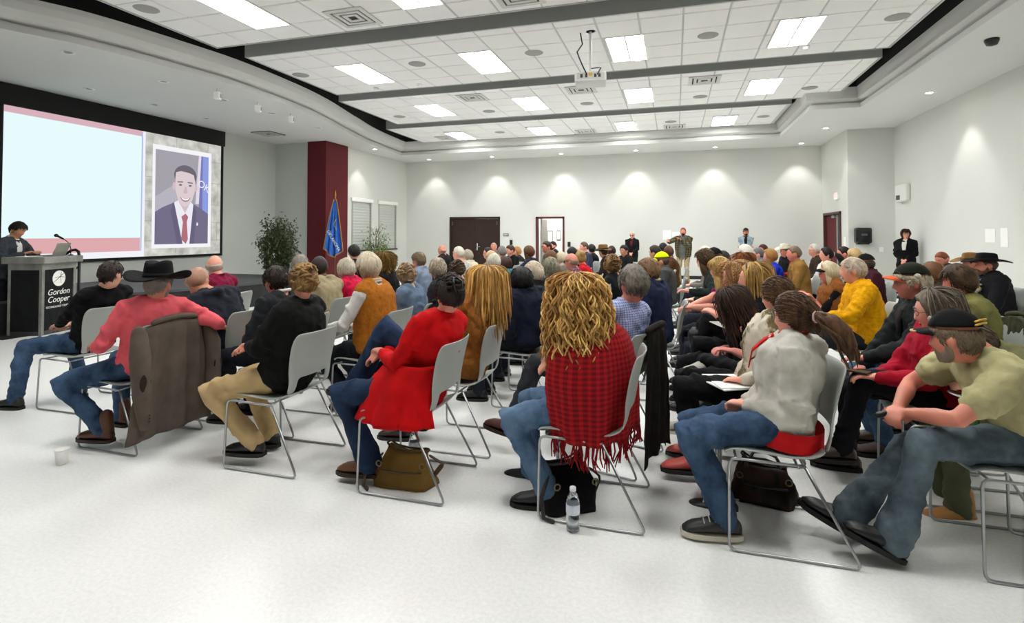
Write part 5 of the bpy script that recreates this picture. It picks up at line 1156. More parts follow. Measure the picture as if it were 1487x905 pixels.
# ================================================================== CHAIRS
SHELL = mat('#a7ada7', .45); ROD = mat('#a7a9aa', .28, 1.0)
def chair_meshes():
    prof = [(.250, .418), (.238, .436), (.20, .446), (.10, .440), (-.04, .426), (-.13, .430), (-.185, .462), (-.212, .51), (-.226, .56), (-.236, .61), (-.248, .68), (-.262, .75), (-.280, .815), (-.297, .848)]
    wid = [.205, .220, .226, .228, .226, .218, .208, .204, .206, .212, .220, .226, .224, .196]
    U = np.linspace(-1, 1, 13)
    def grid(i0, i1, hole=()):
        rows = []
        for (y, z), w_ in zip(prof[i0:i1], wid[i0:i1]):
            back = min(1, max(0, (z - .45) / .15)) if y < -.1 else 0
            rows.append([(u * w_, y + .035 * u * u * back, z + .014 * u * u * (1 - back)) for u in U])
        n = len(U); f = []
        for i in range(len(rows) - 1):
            for j in range(n - 1):
                if (i + i0) in hole and 2 <= j <= n - 4 + 1 - 0 and j < n - 3: continue
                f.append((i * n + j, i * n + j + 1, (i + 1) * n + j + 1, (i + 1) * n + j))
        m = MB(); m.add(np.array(rows).reshape(-1, 3), f); return m
    out = []
    for nm, i0, i1, hole in (('seat', 0, 7, ()), ('backrest', 6, 14, (6, 7))):
        o = grid(i0, i1, hole).build(nm, SHELL, None, True)
        s = o.modifiers.new('s', 'SOLIDIFY'); s.thickness = .010; s.offset = 0
        b = o.modifiers.new('b', 'SUBSURF'); b.levels = b.render_levels = 1
        me = bpy.data.meshes.new_from_object(o.evaluated_get(bpy.context.evaluated_depsgraph_get())); me.name = nm
        bpy.data.objects.remove(o); out.append((nm, me))
    def arc(a, b, c, r=.035, n=4):
        a, b, c = V(*a), V(*b), V(*c); p, q = b + nrm(a - b) * r, b + nrm(c - b) * r
        return [(1 - t) ** 2 * p + 2 * t * (1 - t) * b + t * t * q for t in np.linspace(0, 1, n)]
    for s in (-1, 1):
        A = (s * .222, -.09, .408); B = (s * .236, .232, .420); C_ = (s * .255, .236, .0075); D = (s * .255, -.302, .0075)
        m = MB(); P_ = [V(*A)] + arc(A, B, C_) + arc(B, C_, D) + arc(C_, D, A) + [V(*A) + V(0, 0, -.004)]
        m.tube(P_, .0068, 7, False); out.append(('side_frame', m.mesh('side_frame', ROD, True)))
    for y, z in ((.20, .415), (-.06, .405)):
        m = MB(); m.tube([(-.23, y, z), (.23, y, z)], .006, 7, False); out.append(('cross_bar', m.mesh('cross_bar', ROD, True)))
    return out
CM = chair_meshes()
CHAIR_OF = {}
def chair(x, y, a, label, group='stacking chairs in rows', shell=None):
    e = empty('chair', (x, y, 0), a, label, 'chair', group)
    for nm, me in CM:
        o = bpy.data.objects.new(nm, me); COL.objects.link(o); o.parent = e
    return e
for pid, x, y, a in CHAIRS:
    lab = PEOPLE[pid]['E']['label']
    CHAIR_OF[pid] = chair(x - math.sin(a) * .02, y + math.cos(a) * .02, a, 'pale grey chair under ' + ' '.join(lab.replace(',', '').split()[:11]))
chair(-3.55, 4.45, R_(90), 'empty pale grey chair in front of the dark grey suit'); chair(-3.5, 6.2, R_(90), 'empty pale grey chair beyond the hot pink jacket')
chair(-2.45, 7.9, R_(90), 'empty pale grey chair between cream jacket and denim jacket'); chair(-2.4, 8.3, R_(90), 'empty pale grey chair right beside the teal top')
chair(2.75, 4.9, R_(95), 'empty grey chair by the right wall beyond the olive sweater')

# ================================================================== LECTERN
LG = mat('#8a8a84', .5, kind='stone', c2='#6f6f6a'); LB = mat('#17181a', .7, kind='fabric')
le = empty('lectern', (-9.02, 5.71, 0), R_(-72), 'grey lectern with black panels and white round emblem', 'lectern')
W_, D_ = .31, .24
m = MB(); m.bbox(V(-W_, -D_, 0), V(W_, D_, .06)); m.build('plinth', mat('#3a3a3b', .6), le)
m = MB(); m.bbox(V(-W_ + .03, -D_ + .03, .06), V(W_ - .03, D_ - .012, 1.02)); m.build('front_panel', LB, le)
for sx in (-1, 1):
    m = MB(); m.bbox(V(sx * W_ - sx * .0, -D_ + .03, .06), V(sx * (W_ - .02), D_ - .03, 1.0)); m.build('side_panel', LB, le)
    for sy_ in (-1, 1): m = MB(); m.bbox(V(sx * W_ * 1.01, sy_ * D_ * 1.01, 0), V(sx * (W_ - .045), sy_ * (D_ - .04), 1.02)); bevel(m.build('corner_post', LG, le), .004)
m = MB(); m.bbox(V(-W_ - .005, -D_ - .005, .94), V(W_ + .005, D_ + .005, 1.03)); bevel(m.build('apron', LG, le), .004)
m = MB(); m.rings([[(x, y, z + (.05 if y > 0 else 0) * 0) for x, y in ((-W_ - .05, -D_ - .06), (W_ + .05, -D_ - .06), (W_ + .05, D_ + .07), (-W_ - .05, D_ + .07))] for z in (1.03, 1.13)]); bevel(m.build('lectern_top', LG, le), .012)
Mf = Matrix.Rotation(PI, 4, 'Z') @ Matrix.Rotation(PI / 2, 4, 'X')
m = MB(); m.lathe([(.001, 0), (.115, 0), (.115, .003), (.001, .003)], n=40); o = m.build('emblem_disc', mat('#ecebe6', .6), le); o.matrix_basis = Matrix.Translation((-.0, D_ - .0105, .80)) @ Matrix.Rotation(-PI / 2, 4, 'X')
ink = mat('#202124', .6)
m = MB()
for P_ in ([(-.10, -.055), (-.03, -.01), (.05, .05), (.105, .085)], [(-.085, .01), (-.02, .02), (.05, .02), (.10, .01)], [(.035, -.075), (.025, 0), (.03, .06), (.04, .095)]): m.tube([(x, 0, z) for x, z in P_], [.002, .004, .004, .002], 5)
o = m.build('emblem_mark', ink, le); o.matrix_basis = Matrix.Translation((0, D_ - .006, .80)) @ Matrix.Rotation(PI, 4, 'Z')
wht = mat('#f0efea', .6)
for s_, z, sz in (('Gordon', .60, .125), ('Cooper', .49, .125), ('TECHNOLOGY CENTER', .385, .042)): text_mesh(s_, sz, Vector((0, D_ - .011, z)), Mf, wht, 'lettering', le, shear=.25 if sz > .1 else 0)
# laptop, microphone, lamp on the lectern
a72 = R_(-72)
def on_lectern(x, y): return (-9.02 + x * math.cos(a72) - y * math.sin(a72), 5.71 + x * math.sin(a72) + y * math.cos(a72), 1.13)
lp = empty('laptop', on_lectern(-.06, .06), a72 + R_(8), 'silver laptop open on the lectern', 'laptop')
m = MB(); m.box((0, 0, .008), (.31, .21, .016)); bevel(m.build('keyboard_base', mat('#9c9d95', .4, .6), lp), .004)
m = MB(); m.box((0, .0, .10), (.31, .008, .205)); o = bevel(m.build('laptop_lid', mat('#a7a89c', .4, .5), lp), .004); o.matrix_basis = Matrix.Translation((0, .10, .006)) @ Matrix.Rotation(R_(-22), 4, 'X')
mc = empty('microphone', on_lectern(-.25, .20), a72, 'gooseneck microphone rising from the lectern top', 'microphone')
m = MB(); m.lathe([(.001, 0), (.035, 0), (.035, .012), (.012, .02), (.001, .02)], n=16); m.build('base', BLACKP, mc, True)
m = MB(); m.tube([(0, 0, .015), (.0, .0, .10), (0, -.02, .18), (0, -.08, .23), (0, -.13, .26)], .006, 8); m.build('gooseneck', BLACKP, mc, True)
m = MB(); m.tube([(0, -.12, .255), (0, -.20, .295)], [.014, .016], 10); m.ell((0, -.225, .307), (.026, .03, .026), 12, 8); m.build('microphone_head', mat('#3a2522', .7), mc, True)
tag(MB().box((0, 0, .002), (.21, .28, .004)).build('paper_sheet', mat('#eeeeea', .7), loc=on_lectern(.14, -.06)), 'sheet of notes lying on the lectern', 'paper')
# shoes-side floor box below lectern
tag(MB().bbox(V(-.55, -.5, 0), V(.5, .45, .006)).build('floor_mat', mat('#2c2c2e', .9, kind='fuzzy'), loc=(-9.35, 5.62, 0)), 'thin dark mat under the lectern', 'mat')

# ================================================================== PROJECTOR
pj = empty('projector', (-1.2, 8.05, 3.70), R_(8), 'white ceiling projector on a pole mount with loose cables', 'projector')
m = MB(); m.box((0, 0, .07), (.46, .40, .14)); bevel(m.build('projector_body', mat('#d9d9d4', .45), pj), .02)
m = MB(); m.box((0, -.202, .075), (.40, .006, .10)); m.build('connector_panel', mat('#b9b9b2', .5), pj)
for x, c in ((-.13, '#1c1c1c'), (-.06, '#3a3a3a'), (.07, '#1a1a1a'), (.13, '#2a2a2a')): m = MB(); m.box((x, -.207, .075), (.035, .008, .05)); m.build('socket', mat(c, .6), pj)
m = MB(); m.box((.0, -.207, .095), (.05, .012, .045)); m.build('yellow_plug', mat('#c79a12', .5), pj)
m = MB(); m.tube([(-.16, .20, .07), (-.16, .245, .07)], [.06, .055], 20, False); m.build('projector_lens', mat('#22252a', .1), pj, True)
m = MB(); m.lathe([(.02, .17), (.02, .80), (.07, .80)], n=14); m.box((0, 0, .155), (.24, .2, .025)); m.box((0, 0, .175), (.10, .1, .02)); m.build('pole_mount', mat('#cfd0cc', .4), pj, False)
m = MB(); m.tube([(-.05, -.21, .09), (-.10, -.26, .18), (-.16, -.15, .35), (-.20, .0, .5), (-.12, .02, .62), (-.15, .04, .80)], .010, 7); m.tube([(.1, -.21, .09), (.15, -.25, .17), (.12, -.1, .22), (0, 0, .24)], .008, 7); m.build('cable', BLACKP, pj, True)

# ================================================================== PLANTS, FLAG
def ficus(name, loc, hgt, rad, n, c1, c2, label, pot_c, zl=.35, seed=1, lf=.085):
    rnd = random.Random(seed); e = empty(name, loc, 0, label, 'plant')
    m = MB(); m.lathe([(.001, 0), (.10, 0), (.13, .20), (.14, .21), (.12, .21), (.11, .18), (.001, .18)], n=20); m.build('pot', mat(pot_c, .5), e, True)
    m = MB(); ends = []
    for k in range(4): a = k * 1.7; m.tube([(.02 * math.cos(a), .02 * math.sin(a), .2), (.04 * math.cos(a + 1), .04 * math.sin(a + 1), hgt * .4), (.10 * math.cos(a + 2), .10 * math.sin(a + 2), hgt * .75)], [.013, .011, .006], 6)
    for k in range(34):
        z = rnd.uniform(zl, hgt * .95); a = rnd.uniform(0, 2 * PI); r = rad * math.sqrt(max(.05, 1 - ((z - hgt * .62) / (hgt * .48)) ** 2)) * rnd.uniform(.75, 1.05)
        p = V(r * math.cos(a), r * math.sin(a), z); m.tube([(.05 * math.cos(a), .05 * math.sin(a), max(.25, z - .28)), p * V(.55, .55, 1) - V(0, 0, .08), p], [.007, .005, .002], 5); ends.append(p)
    m.build('stem', mat('#4a3a28', .8), e, True)
    lm = MB()
    for k in range(n):
        b = ends[rnd.randrange(len(ends))] * rnd.uniform(.55, 1.02) ; b[2] = max(zl * .8, b[2] + rnd.uniform(-.14, .14)); p = b + V(rnd.gauss(0, .06), rnd.gauss(0, .06), rnd.gauss(0, .05))
        a, t = rnd.uniform(0, 2 * PI), rnd.uniform(-1.1, .2); f = V(math.cos(a) * math.cos(t), math.sin(a) * math.cos(t), math.sin(t)); s = nrm(np.cross(f, V(0, 0, 1))); u = np.cross(s, f); L_ = lf * rnd.uniform(.7, 1.2); w_ = L_ * .24
        lm.add([p, p + f * L_ * .45 + s * w_ + u * .006, p + f * L_ * .45 - u * .004, p + f * L_ * .45 - s * w_ + u * .006, p + f * L_ - u * .012], [(0, 1, 2), (0, 2, 3), (1, 4, 2), (2, 4, 3)])
    tag(lm.build('foliage', mat(c1, .45, kind='leaf', c2=c2), e), kind='stuff')
ficus('potted_ficus', (-8.75, 10.35, .48), 1.42, .40, 3600, '#27301a', '#55603a', 'dark leafy ficus tree in black pot on the stage end', '#101112', .30, 3)
ficus('potted_ficus', (-9.2, 15.35, 0), 1.85, .38, 900, '#4c6a2c', '#8aa860', 'lighter green potted tree behind the flag by the windows', '#2a2422', .8, 8)
fx = onx(487, 300, -9.15); FL = (fx[0], fx[1], 0)
fe = empty('flag', FL, 0, 'blue fringed state flag hanging from a gold-tipped pole before the maroon column', 'flag')
m = MB(); m.lathe([(.001, 0), (.17, 0), (.17, .03), (.05, .07), (.02, .12)], n=24); m.build('flag_base', mat('#8a6a2c', .35, .8), fe, True)
m = MB(); m.tube([(0, 0, .05), (0, 0, 2.45)], .014, 10); m.build('flag_pole', mat('#5c3a1e', .4), fe, True)
m = MB(); m.lathe([(.014, 2.45), (.02, 2.47), (.01, 2.5), (.024, 2.54), (.018, 2.6), (.002, 2.7)], n=12); m.build('finial', mat('#c99a3c', .3, .9), fe, True)
tv = nrm(V(*FL[:2], 0)); rt_ = V(-tv[1], tv[0], 0) * -1; fr_ = -tv
rows, nU, nV = [], 37, 26
for j in range(nV):
    v = j / (nV - 1); z = 2.42 - 1.62 * v; row = []
    for i in range(nU):
        u = i / (nU - 1); spread = .05 + .36 * v ** .8
        x = -.55 * spread * 1.35 + 1.2 * spread * u; dz = .0 - .32 * v * (abs(u - .55) * 1.6) ** 1.2 * (-1 if u > .55 else -1) * .9
        x += .03 * v * math.sin(u * 15); dep = .02 + .075 * (v * .8 + .25) * math.sin(u * 2 * PI * 3 + .6) 
        row.append(rt_ * x + fr_ * (dep + .05) + V(0, 0, z + dz))
    rows.append(row)
m = MB(); m.rings(rows, False, closed=False); o = m.build('flag_cloth', mat('#3a72c8', .7, kind='fabric'), fe, True); o.modifiers.new('s', 'SOLIDIFY').thickness = .006
rows = np.array(rows)
m = MB()
for col in (rows[:, 0], rows[::1, -1]): m.tube(list(col + fr_ * .008), .014, 6)
m.tube(list(rows[-1] + fr_ * .008), .016, 6); m.build('gold_fringe', mat('#b8863a', .7, kind='fuzzy'), fe, True)
# lettering and shield run along the folds
Mfl = Matrix((( rt_[0], 0, fr_[0], 0), (rt_[1], 0, fr_[1], 0), (0, 1, 0, 0), (0, 0, 0, 1)))
text_mesh('OKLAHOMA', .115, Vector(rows[18, 17] + fr_ * .11), Mfl @ Matrix.Rotation(R_(-62), 4, 'Z'), wht, 'flag_lettering', fe)
m = MB(); c0 = rows[11, 20] + fr_ * .10
for k in range(7): a = k * .9; m.tube([c0 + rt_ * .03 * math.cos(a) + V(0, 0, .16 - .045 * k), c0 + rt_ * .05 * math.cos(a + 1.5) + V(0, 0, .13 - .045 * k)], [.012, .005], 6)
m.build('flag_shield', mat('#b9a888', .7), fe, True)

# ================================================================== WALL THINGS
d = empty('towel_dispenser', (4.55, 15.8, 1.22), 0, 'black paper towel dispenser on the alcove wall', 'dispenser')
m = MB(); m.box((0, -.12, .20), (.36, .24, .40)); bevel(m.build('dispenser_body', mat('#15171a', .2), d), .05, 4)
m = MB(); m.box((0, -.243, .22), (.14, .008, .05)); bevel(m.build('badge', mat('#5a5d60', .3), d), .004); m = MB(); m.box((0, -.10, -.01), (.26, .16, .03)); m.build('slot', BLACKP, d)
m = MB(); m.box((0, 0, 0), (.28, .03, .20)); bevel(tag(m.build('wall_plate', mat('#dcdcd4', .6), loc=(4.53, 15.785, 1.10)), 'pale plate on the wall below the towel dispenser', 'wall plate'), .005)
m = MB(); m.box((0, 0, 0), (.10, .03, .13)); bevel(tag(m.build('thermostat', WHITEP, loc=(4.98, 15.785, 1.06)), 'small white thermostat right of the towel dispenser', 'thermostat'), .01)
b = empty('wall_box', (XR, 15.15, 2.25), 0, 'white wall-mounted box with small dark display high on the right wall', 'wall box')
m = MB(); m.box((-.06, 0, .20), (.12, .62, .42)); bevel(m.build('housing', mat('#e2e4de', .5), b), .04, 3); m = MB(); m.box((-.123, .10, .09), (.006, .22, .11)); m.build('display', mat('#2b3238', .2), b)
PAP = mat('#f3f3ef', .7)
def sheet(c, w_, h_, nrm_axis, label):
    m = MB(); m.box((0, 0, 0), (w_, .004, h_) if nrm_axis == 'y' else (.004, w_, h_)); o = m.build('paper_sheet', PAP, loc=tuple(c)); return tag(o, label, 'paper')
s1 = sheet((XR - .004, 11.52, 1.43), .32, .24, 'x', 'white paper notice on the right wall, the wider of two'); s2 = sheet((XR - .004, 11.1, 1.40), .22, .32, 'x', 'white paper notice on the right wall, the taller of two')
s3 = sheet((-.26, YB - .004, 1.43), .26, .30, 'y', 'white paper notice on the back wall left of the speaking man'); s4 = sheet((.03, YB - .004, 1.40), .26, .26, 'y', 'paper notice partly behind the speaking man')
s5 = sheet((4.255, 16.1, 1.22), .20, .34, 'x', 'white paper notice beside the maroon alcove door')
e = empty('exit_sign', (4.26, 16.7, 2.42), 0, 'small exit sign above the maroon alcove door', 'exit sign')
m = MB(); m.box((-.03, 0, .08), (.05, .30, .19)); bevel(m.build('sign_box', WHITEP, e), .008); text_mesh('EXIT', .15, Vector((-.057, 0, .08)), Matrix.Rotation(-PI / 2, 4, 'Z') @ Matrix.Rotation(PI / 2, 4, 'X'), glow('#e08a90', 1.0), 'lettering', e)
e = empty('door_sign', (-5.78, YB, 1.43), 0, 'small grey room sign right of the double door', 'sign'); m = MB(); m.box((0, -.008, 0), (.20, .016, .10)); m.build('sign_plate', mat('#6d7270', .5), e); m = MB(); m.box((0, -.018, 0), (.15, .004, .055)); m.build('sign_face', mat('#b9bdb8', .5), e)
for x, z, l in ((-5.58, 1.16, 'right of the double door'), (-3.50, 1.10, 'right of the open door')):
    e = empty('card_reader', (x, YB, z), 0, 'black card reader on the wall ' + l, 'card reader'); m = MB(); m.box((0, -.02, 0), (.10, .04, .17)); bevel(m.build('reader_body', BLACKP, e), .01); m = MB(); m.box((0, -.042, .04), (.03, .004, .012)); m.build('indicator', mat('#5a1512', .4), e)
m = MB(); m.box((0, 0, 0), (.09, .02, .13)); bevel(tag(m.build('light_switch', mat('#d5d6cf', .5), loc=(-3.28, YB - .01, 1.10)), 'pale light switch right of the open door', 'light switch'), .004)

# ================================================================== THINGS ON THE FLOOR AND IN HANDS
def cup(x, y, z, label, h=.095, c='#efefe9'):
    e = empty('paper_cup', (x, y, z), 0, label, 'cup'); m = MB(); m.lathe([(.001, .0), (.028, .0), (.031, .005), (.040, h), (.0375, h), (.029, .008), (.001, .006)], n=24); m.build('cup_body', mat(c, .6), e, True)
    m = MB(); m.lathe([(.040, h - .004), (.0425, h - .001), (.041, h + .002), (.038, h)], n=24, caps=False); m.build('rim', mat(c, .5), e, True); return e
c_ = onz(90, 674); cup(c_[0], c_[1], 0, 'white foam cup standing on the floor left of the draped jacket')
cup(1.36, 2.66, 0, 'white foam cup on the floor in the bottom right corner', .11)
c_ = onz(975, 446, .0); cup(.05, 5.6, 0, 'brown paper cup on the floor beyond the checked shirt', .11, '#7a5034')
CLEAR = mat('#eef4f8', .05, trans=1.0); LBL = mat('#dfe4ee', .5, kind='camo', c2='#5a78b8')
def bottle(x, y, label):
    e = empty('water_bottle', (x, y, 0), .4, label, 'bottle')
    m = MB(); m.lathe([(.001, .006), (.024, .0), (.032, .006), (.033, .03), (.031, .04), (.033, .05), (.033, .085), (.033, .135), (.031, .15), (.022, .178), (.0135, .190), (.0135, .200)], n=24); m.build('bottle_body', CLEAR, e, True)
    m = MB(); m.lathe([(.0335, .088), (.0338, .09), (.0338, .133), (.0335, .135)], n=24, caps=False); m.build('bottle_label', LBL, e, True)
    m = MB(); m.lathe([(.001, .214), (.014, .214), (.0155, .212), (.0155, .196), (.0135, .195)], n=18); m.build('bottle_cap', mat('#eef0f2', .5), e, True)
b1 = onz(832, 771); bottle(b1[0], b1[1], 'clear water bottle on the floor by the black bag'); b2 = onz(601, 672); bottle(b2[0], b2[1], 'clear water bottle on the floor behind the brown bag')
def bag(name, loc, rz, L_, D_, Hh, m1, m2, label, slump=.3, flap=True, strap='long', seed=1):
    e = empty(name, loc, rz, label, 'bag'); rnd = random.Random(seed); m = MB(); R = []
    for k, t in enumerate(np.linspace(0, 1, 9)):
        s = 1 - .28 * t ** 1.5; R.append([(L_ / 2 * s * (abs(math.cos(a)) ** .5) * np.sign(math.cos(a)) + .012 * math.sin(a * 3 + t * 5), D_ / 2 * (1 - .72 * t ** 1.3) * (abs(math.sin(a)) ** .6) * np.sign(math.sin(a)) + slump * t * t * .12, Hh * t * (1 - .14 * math.cos(a) * math.sin(seed) - .10 * math.exp(-(math.cos(a) / .4) ** 2) * t)) for a in np.linspace(0, 2 * PI, 24, endpoint=False)])
    m.rings(R); o = m.build('bag_body', m1, e, True); dm = o.modifiers.new('d', 'DISPLACE'); dm.texture = WRINKLE; dm.strength = .03; dm.texture_coords = 'LOCAL'
    m = MB(); top = np.array(R[-1]); m.tube([p + V(0, 0, .003) for p in top] + [top[0] + V(0, 0, .003)], .006, 6); m.build('top_seam', m2, e, True)
    if flap: m = MB(); m.tube([(-L_ * .33, -D_ * .42, Hh * .52), (0, -D_ * .46, Hh * .50), (L_ * .33, -D_ * .42, Hh * .52)], .006, 6); m.build('zip', m2, e, True)
    m = MB()
    if strap == 'long': P_ = [(-L_ * .42, 0, Hh * .8), (-L_ * .60, -.05, Hh * .45), (-L_ * .62, -.10, .02), (-L_ * .5, -.13, .012)]; m.tube(P_, .012, 6, flat=.4); m.build('strap', m2, e, True); m = MB(); P_ = [(L_ * .42, 0, Hh * .85), (L_ * .62, .02, Hh * .6), (L_ * .60, .0, .12), (L_ * .45, -.02, .05)]; m.tube(P_, .014, 6, flat=.4); m.build('strap', m2, e, True)
    else:
        for s in (-1, 1): m = MB(); m.tube([(-L_ * .22, s * .03, Hh * .95), (-L_ * .16, s * .05, Hh * 1.12), (L_ * .02, s * .06, Hh * 1.15), (L_ * .18, s * .05, Hh * 1.08), (L_ * .24, s * .03, Hh * .95)], .009, 7); m.build('strap', m2, e, True)
    for sx in (-1, 1): m = MB(); m.tube([(sx * L_ * .36 + .016 * math.cos(t), -D_ * .3 - .03, Hh * .72 + .016 * math.sin(t)) for t in np.linspace(0, 2 * PI, 11)], .0035, 5, False); m.build('buckle', mat('#8a7a55', .3, .9), e, True)
    return e
bb = onz(575, 716); bag('shoulder_bag', (bb[0] + .0, bb[1] + .12, 0), R_(6), .36, .20, .20, mat('#80602f', .6, kind='fabric'), mat('#4c3618', .6), 'tan brown shoulder bag on the floor under the red cardigan')
bb = onz(815, 752); bag('tote_bag', (bb[0] + .02, bb[1] + .12, 0), R_(35), .30, .20, .22, mat('#0d0c0d', .6, kind='fabric'), mat('#2a2526', .4), 'slouched black bag beside the water bottle under curly blond woman', .8, False, 'long', 4)
bb = onz(1115, 742); bag('handbag', (bb[0], bb[1] + .12, 0), R_(-8), .33, .20, .21, mat('#2c1a14', .4, kind='camo', c2='#120a08'), mat('#1a0f0c', .35), 'dark brown leather handbag under the grey sweatshirt chair', .2, True, 'short', 2)

# laces of the running shoes
for o in PEOPLE[66]['E'].children:
    if o.name.startswith('shoe'):
        me = o.data; n = len(me.vertices); co = np.empty(n * 3); me.vertices.foreach_get('co', co); co = co.reshape(-1, 3); R14 = co.reshape(-1, 14, 3); m = MB()
        for k in (3, 4, 5, 6, 7): m.tube([R14[k, j] + V(0, 0, .004) for j in (8, 9, 10, 11, 12, 13)][:6], .0032, 5)
        for sx in (7, 13): m.tube([R14[4, 10] + V(0, 0, .008), R14[4, 10] * .6 + R14[5, sx] * .4 + V(0, 0, .022), R14[5, sx] * .8 + R14[5, 10] * .2 + V(0, 0, .004)], .003, 5)
        m.build('laces', mat('#e9e6dc', .7), o, True)
# jackets draped over chair backs
def draped(pid, color, label, drop, spread=.30, sleeves=True, patches=None, seed=1, xoff=0., lining=None, off=0., sl_len=.5, skew=0., foldk=1.):
    ch = CHAIR_OF[pid]; rnd = random.Random(seed)
    e = empty('jacket', ch.location, ch.rotation_euler[2], label, 'jacket'); nU, nV = 40, 34; rows = []
    front = .16; tot = front + drop
    for j in range(nV):
        s = j / (nV - 1) * tot; row = []
        for i in range(nU):
            u = -1 + 2 * i / (nU - 1); w_ = spread * (.70 + .36 * max(0, s - front) / drop)
            fold = foldk * .018 * math.sin(u * 7.5 + seed) + foldk * .008 * math.sin(u * 17 + seed * 2 + s * 2)
            if s < front: y, z = -.262 + .02 + (front - s) * .10, .862 - (front - s) ; k = .3
            else: q = s - front; y, z = -.300 - .020 * min(1, q / .05) + .02 * q - .0, .866 - q - (.0 if q > .02 else 0); k = min(1, .25 + q * 2.2)
            if abs(u) > .74 : z -= (abs(u) - .74) * .12; y += (abs(u) - .74) * .10
            row.append((u * w_ + xoff + skew * max(0, s - front), y - .012 - fold * k - .01, z + .014 * math.cos(u * 3) + (0 if s < front else .05 * u * u * (s - front) / drop * (1 if seed % 2 else -.5))))
        rows.append(row)
    m = MB(); m.rings(rows, False, closed=False); o = m.build('jacket_body', fab(color), e, True)
    so_ = o.modifiers.new('s', 'SOLIDIFY'); so_.thickness = .014; so_.offset = 1; d = o.modifiers.new('d', 'DISPLACE'); d.texture = WRINKLE; d.strength = .018; d.texture_coords = 'LOCAL'
    m = MB(); m.tube([(u * .16 + xoff, -.315 - .012 * math.cos(u * 2), .862 + .022 * (1 - u * u)) for u in np.linspace(-1, 1, 9)], .020, 8); m.build('collar', fab(color), e, True)
    if sleeves:
        for sx in (-1, 1):
            m = MB(); P_ = [(sx * spread * .84 + xoff, -.30, .80), (sx * (spread * .92) + xoff, -.345, .66), (sx * spread * .90 + xoff + skew * .3, -.365, .80 - sl_len * .75), (sx * spread * .82 + xoff + skew * .5, -.375, .80 - sl_len * 1.1)]
            m.tube(P_, [.060, .070, .066, .052], 14, flat=.75); o = m.build('sleeve', fab(color), e, True); d = o.modifiers.new('d', 'DISPLACE'); d.texture = WRINKLE; d.strength = .02; d.texture_coords = 'LOCAL'
            if patches:
                c = V(sx * spread * .93 + xoff + skew * .25, -.375, .80 - sl_len * .58); q = MB(); q.ell(c + V(0, -.030, 0), (.040, .012, .062), 16, 8); q.build('elbow_patch', mat(patches, .8, kind='fuzzy'), e, True)
            q = MB()
            for kk in range(3): q.ell(V(sx * spread * .82 + xoff + skew * .5 + sx * .02, -.43, .80 - sl_len * 1.05 + .02 * kk), (.007, .004, .007), 8, 5)
            q.build('cuff_buttons', BLACKP, e, True)
    return e
draped(2, ('#62574e', 'fabric'), 'grey-brown sport jacket with elbow patches draped over the pink-shirted man chair', .78, .31, True, '#2e2320', 1, 0., skew=-.02, sl_len=.52)
draped(49, ('#231f1c', 'fabric'), 'black-brown jacket draped over the chair behind the checked shirt', .78, .22, False, None, 4, .07, skew=.05)
draped(86, ('#3d3e28', 'fabric'), 'dark olive jacket over the chair of the olive sweater', .36, .24, False, None, 3, foldk=.3)
draped(13, ('#0d0d0f', 'fabric'), 'black coat over the chair of the faded blue sweatshirt', .5, .27, False, None, 5)
draped(24, ('#10131c', 'fabric'), 'dark coat hanging on the navy-coated chair', .4, .24, False, None, 7)

# shawl of the curly-haired woman: child of the person
I = PEOPLE[48]; E48 = I['E']; m = MB(); R = []; A_ = np.linspace(0, 2 * PI, 44, endpoint=False)
for k, t in enumerate(np.linspace(0, 1, 16)):
    c = I['C'](.70 - .80 * t); x = I['rx'](.5); y = nrm(np.cross(I['d'], x))
    wx = np.interp(t, [0, .10, .22, .5, .8, 1], [.085, .16, .25, .285, .28, .265]); wy = np.interp(t, [0, .10, .22, .5, .8, 1], [.085, .125, .175, .20, .19, .175])
    R.append([c + wx * math.cos(a) * x + wy * math.sin(a) * y * (1.15 if math.sin(a) > 0 else 1.0) + (.013 * math.sin(a * 9 + t * 3) + .010 * math.sin(a * 5)) * t * (math.cos(a) * x + math.sin(a) * y) + V(0, 0, -.10 * t * (.5 - .5 * math.sin(a)) ) for a in A_])
m.rings(R, False); SH = ('#6d0d14', 'plaid', '#b0161c', 12.)
o = m.build('shawl', fab(SH), E48, True); o.modifiers.new('s', 'SOLIDIFY').thickness = .010
d = o.modifiers.new('d', 'DISPLACE'); d.texture = WRINKLE; d.strength = .018; d.texture_coords = 'LOCAL'
m = MB(); rnd = random.Random(4); last = np.array(R[-1])
for i in range(150):
    q = rnd.uniform(0, 44); p = last[int(q) % 44] * (1 - q % 1) + last[(int(q) + 1) % 44] * (q % 1)
    if p[2] < .3: p = p.copy()
    m.tube([p, p + V(rnd.gauss(0, .008), rnd.gauss(0, .008), -.05), p + V(rnd.gauss(0, .014), rnd.gauss(0, .014), -rnd.uniform(.09, .13))], [.005, .0045, .003], 5)
tag(m.build('fringe', fab(('#8a1018', 'fabric')), E48, True), kind='stuff')

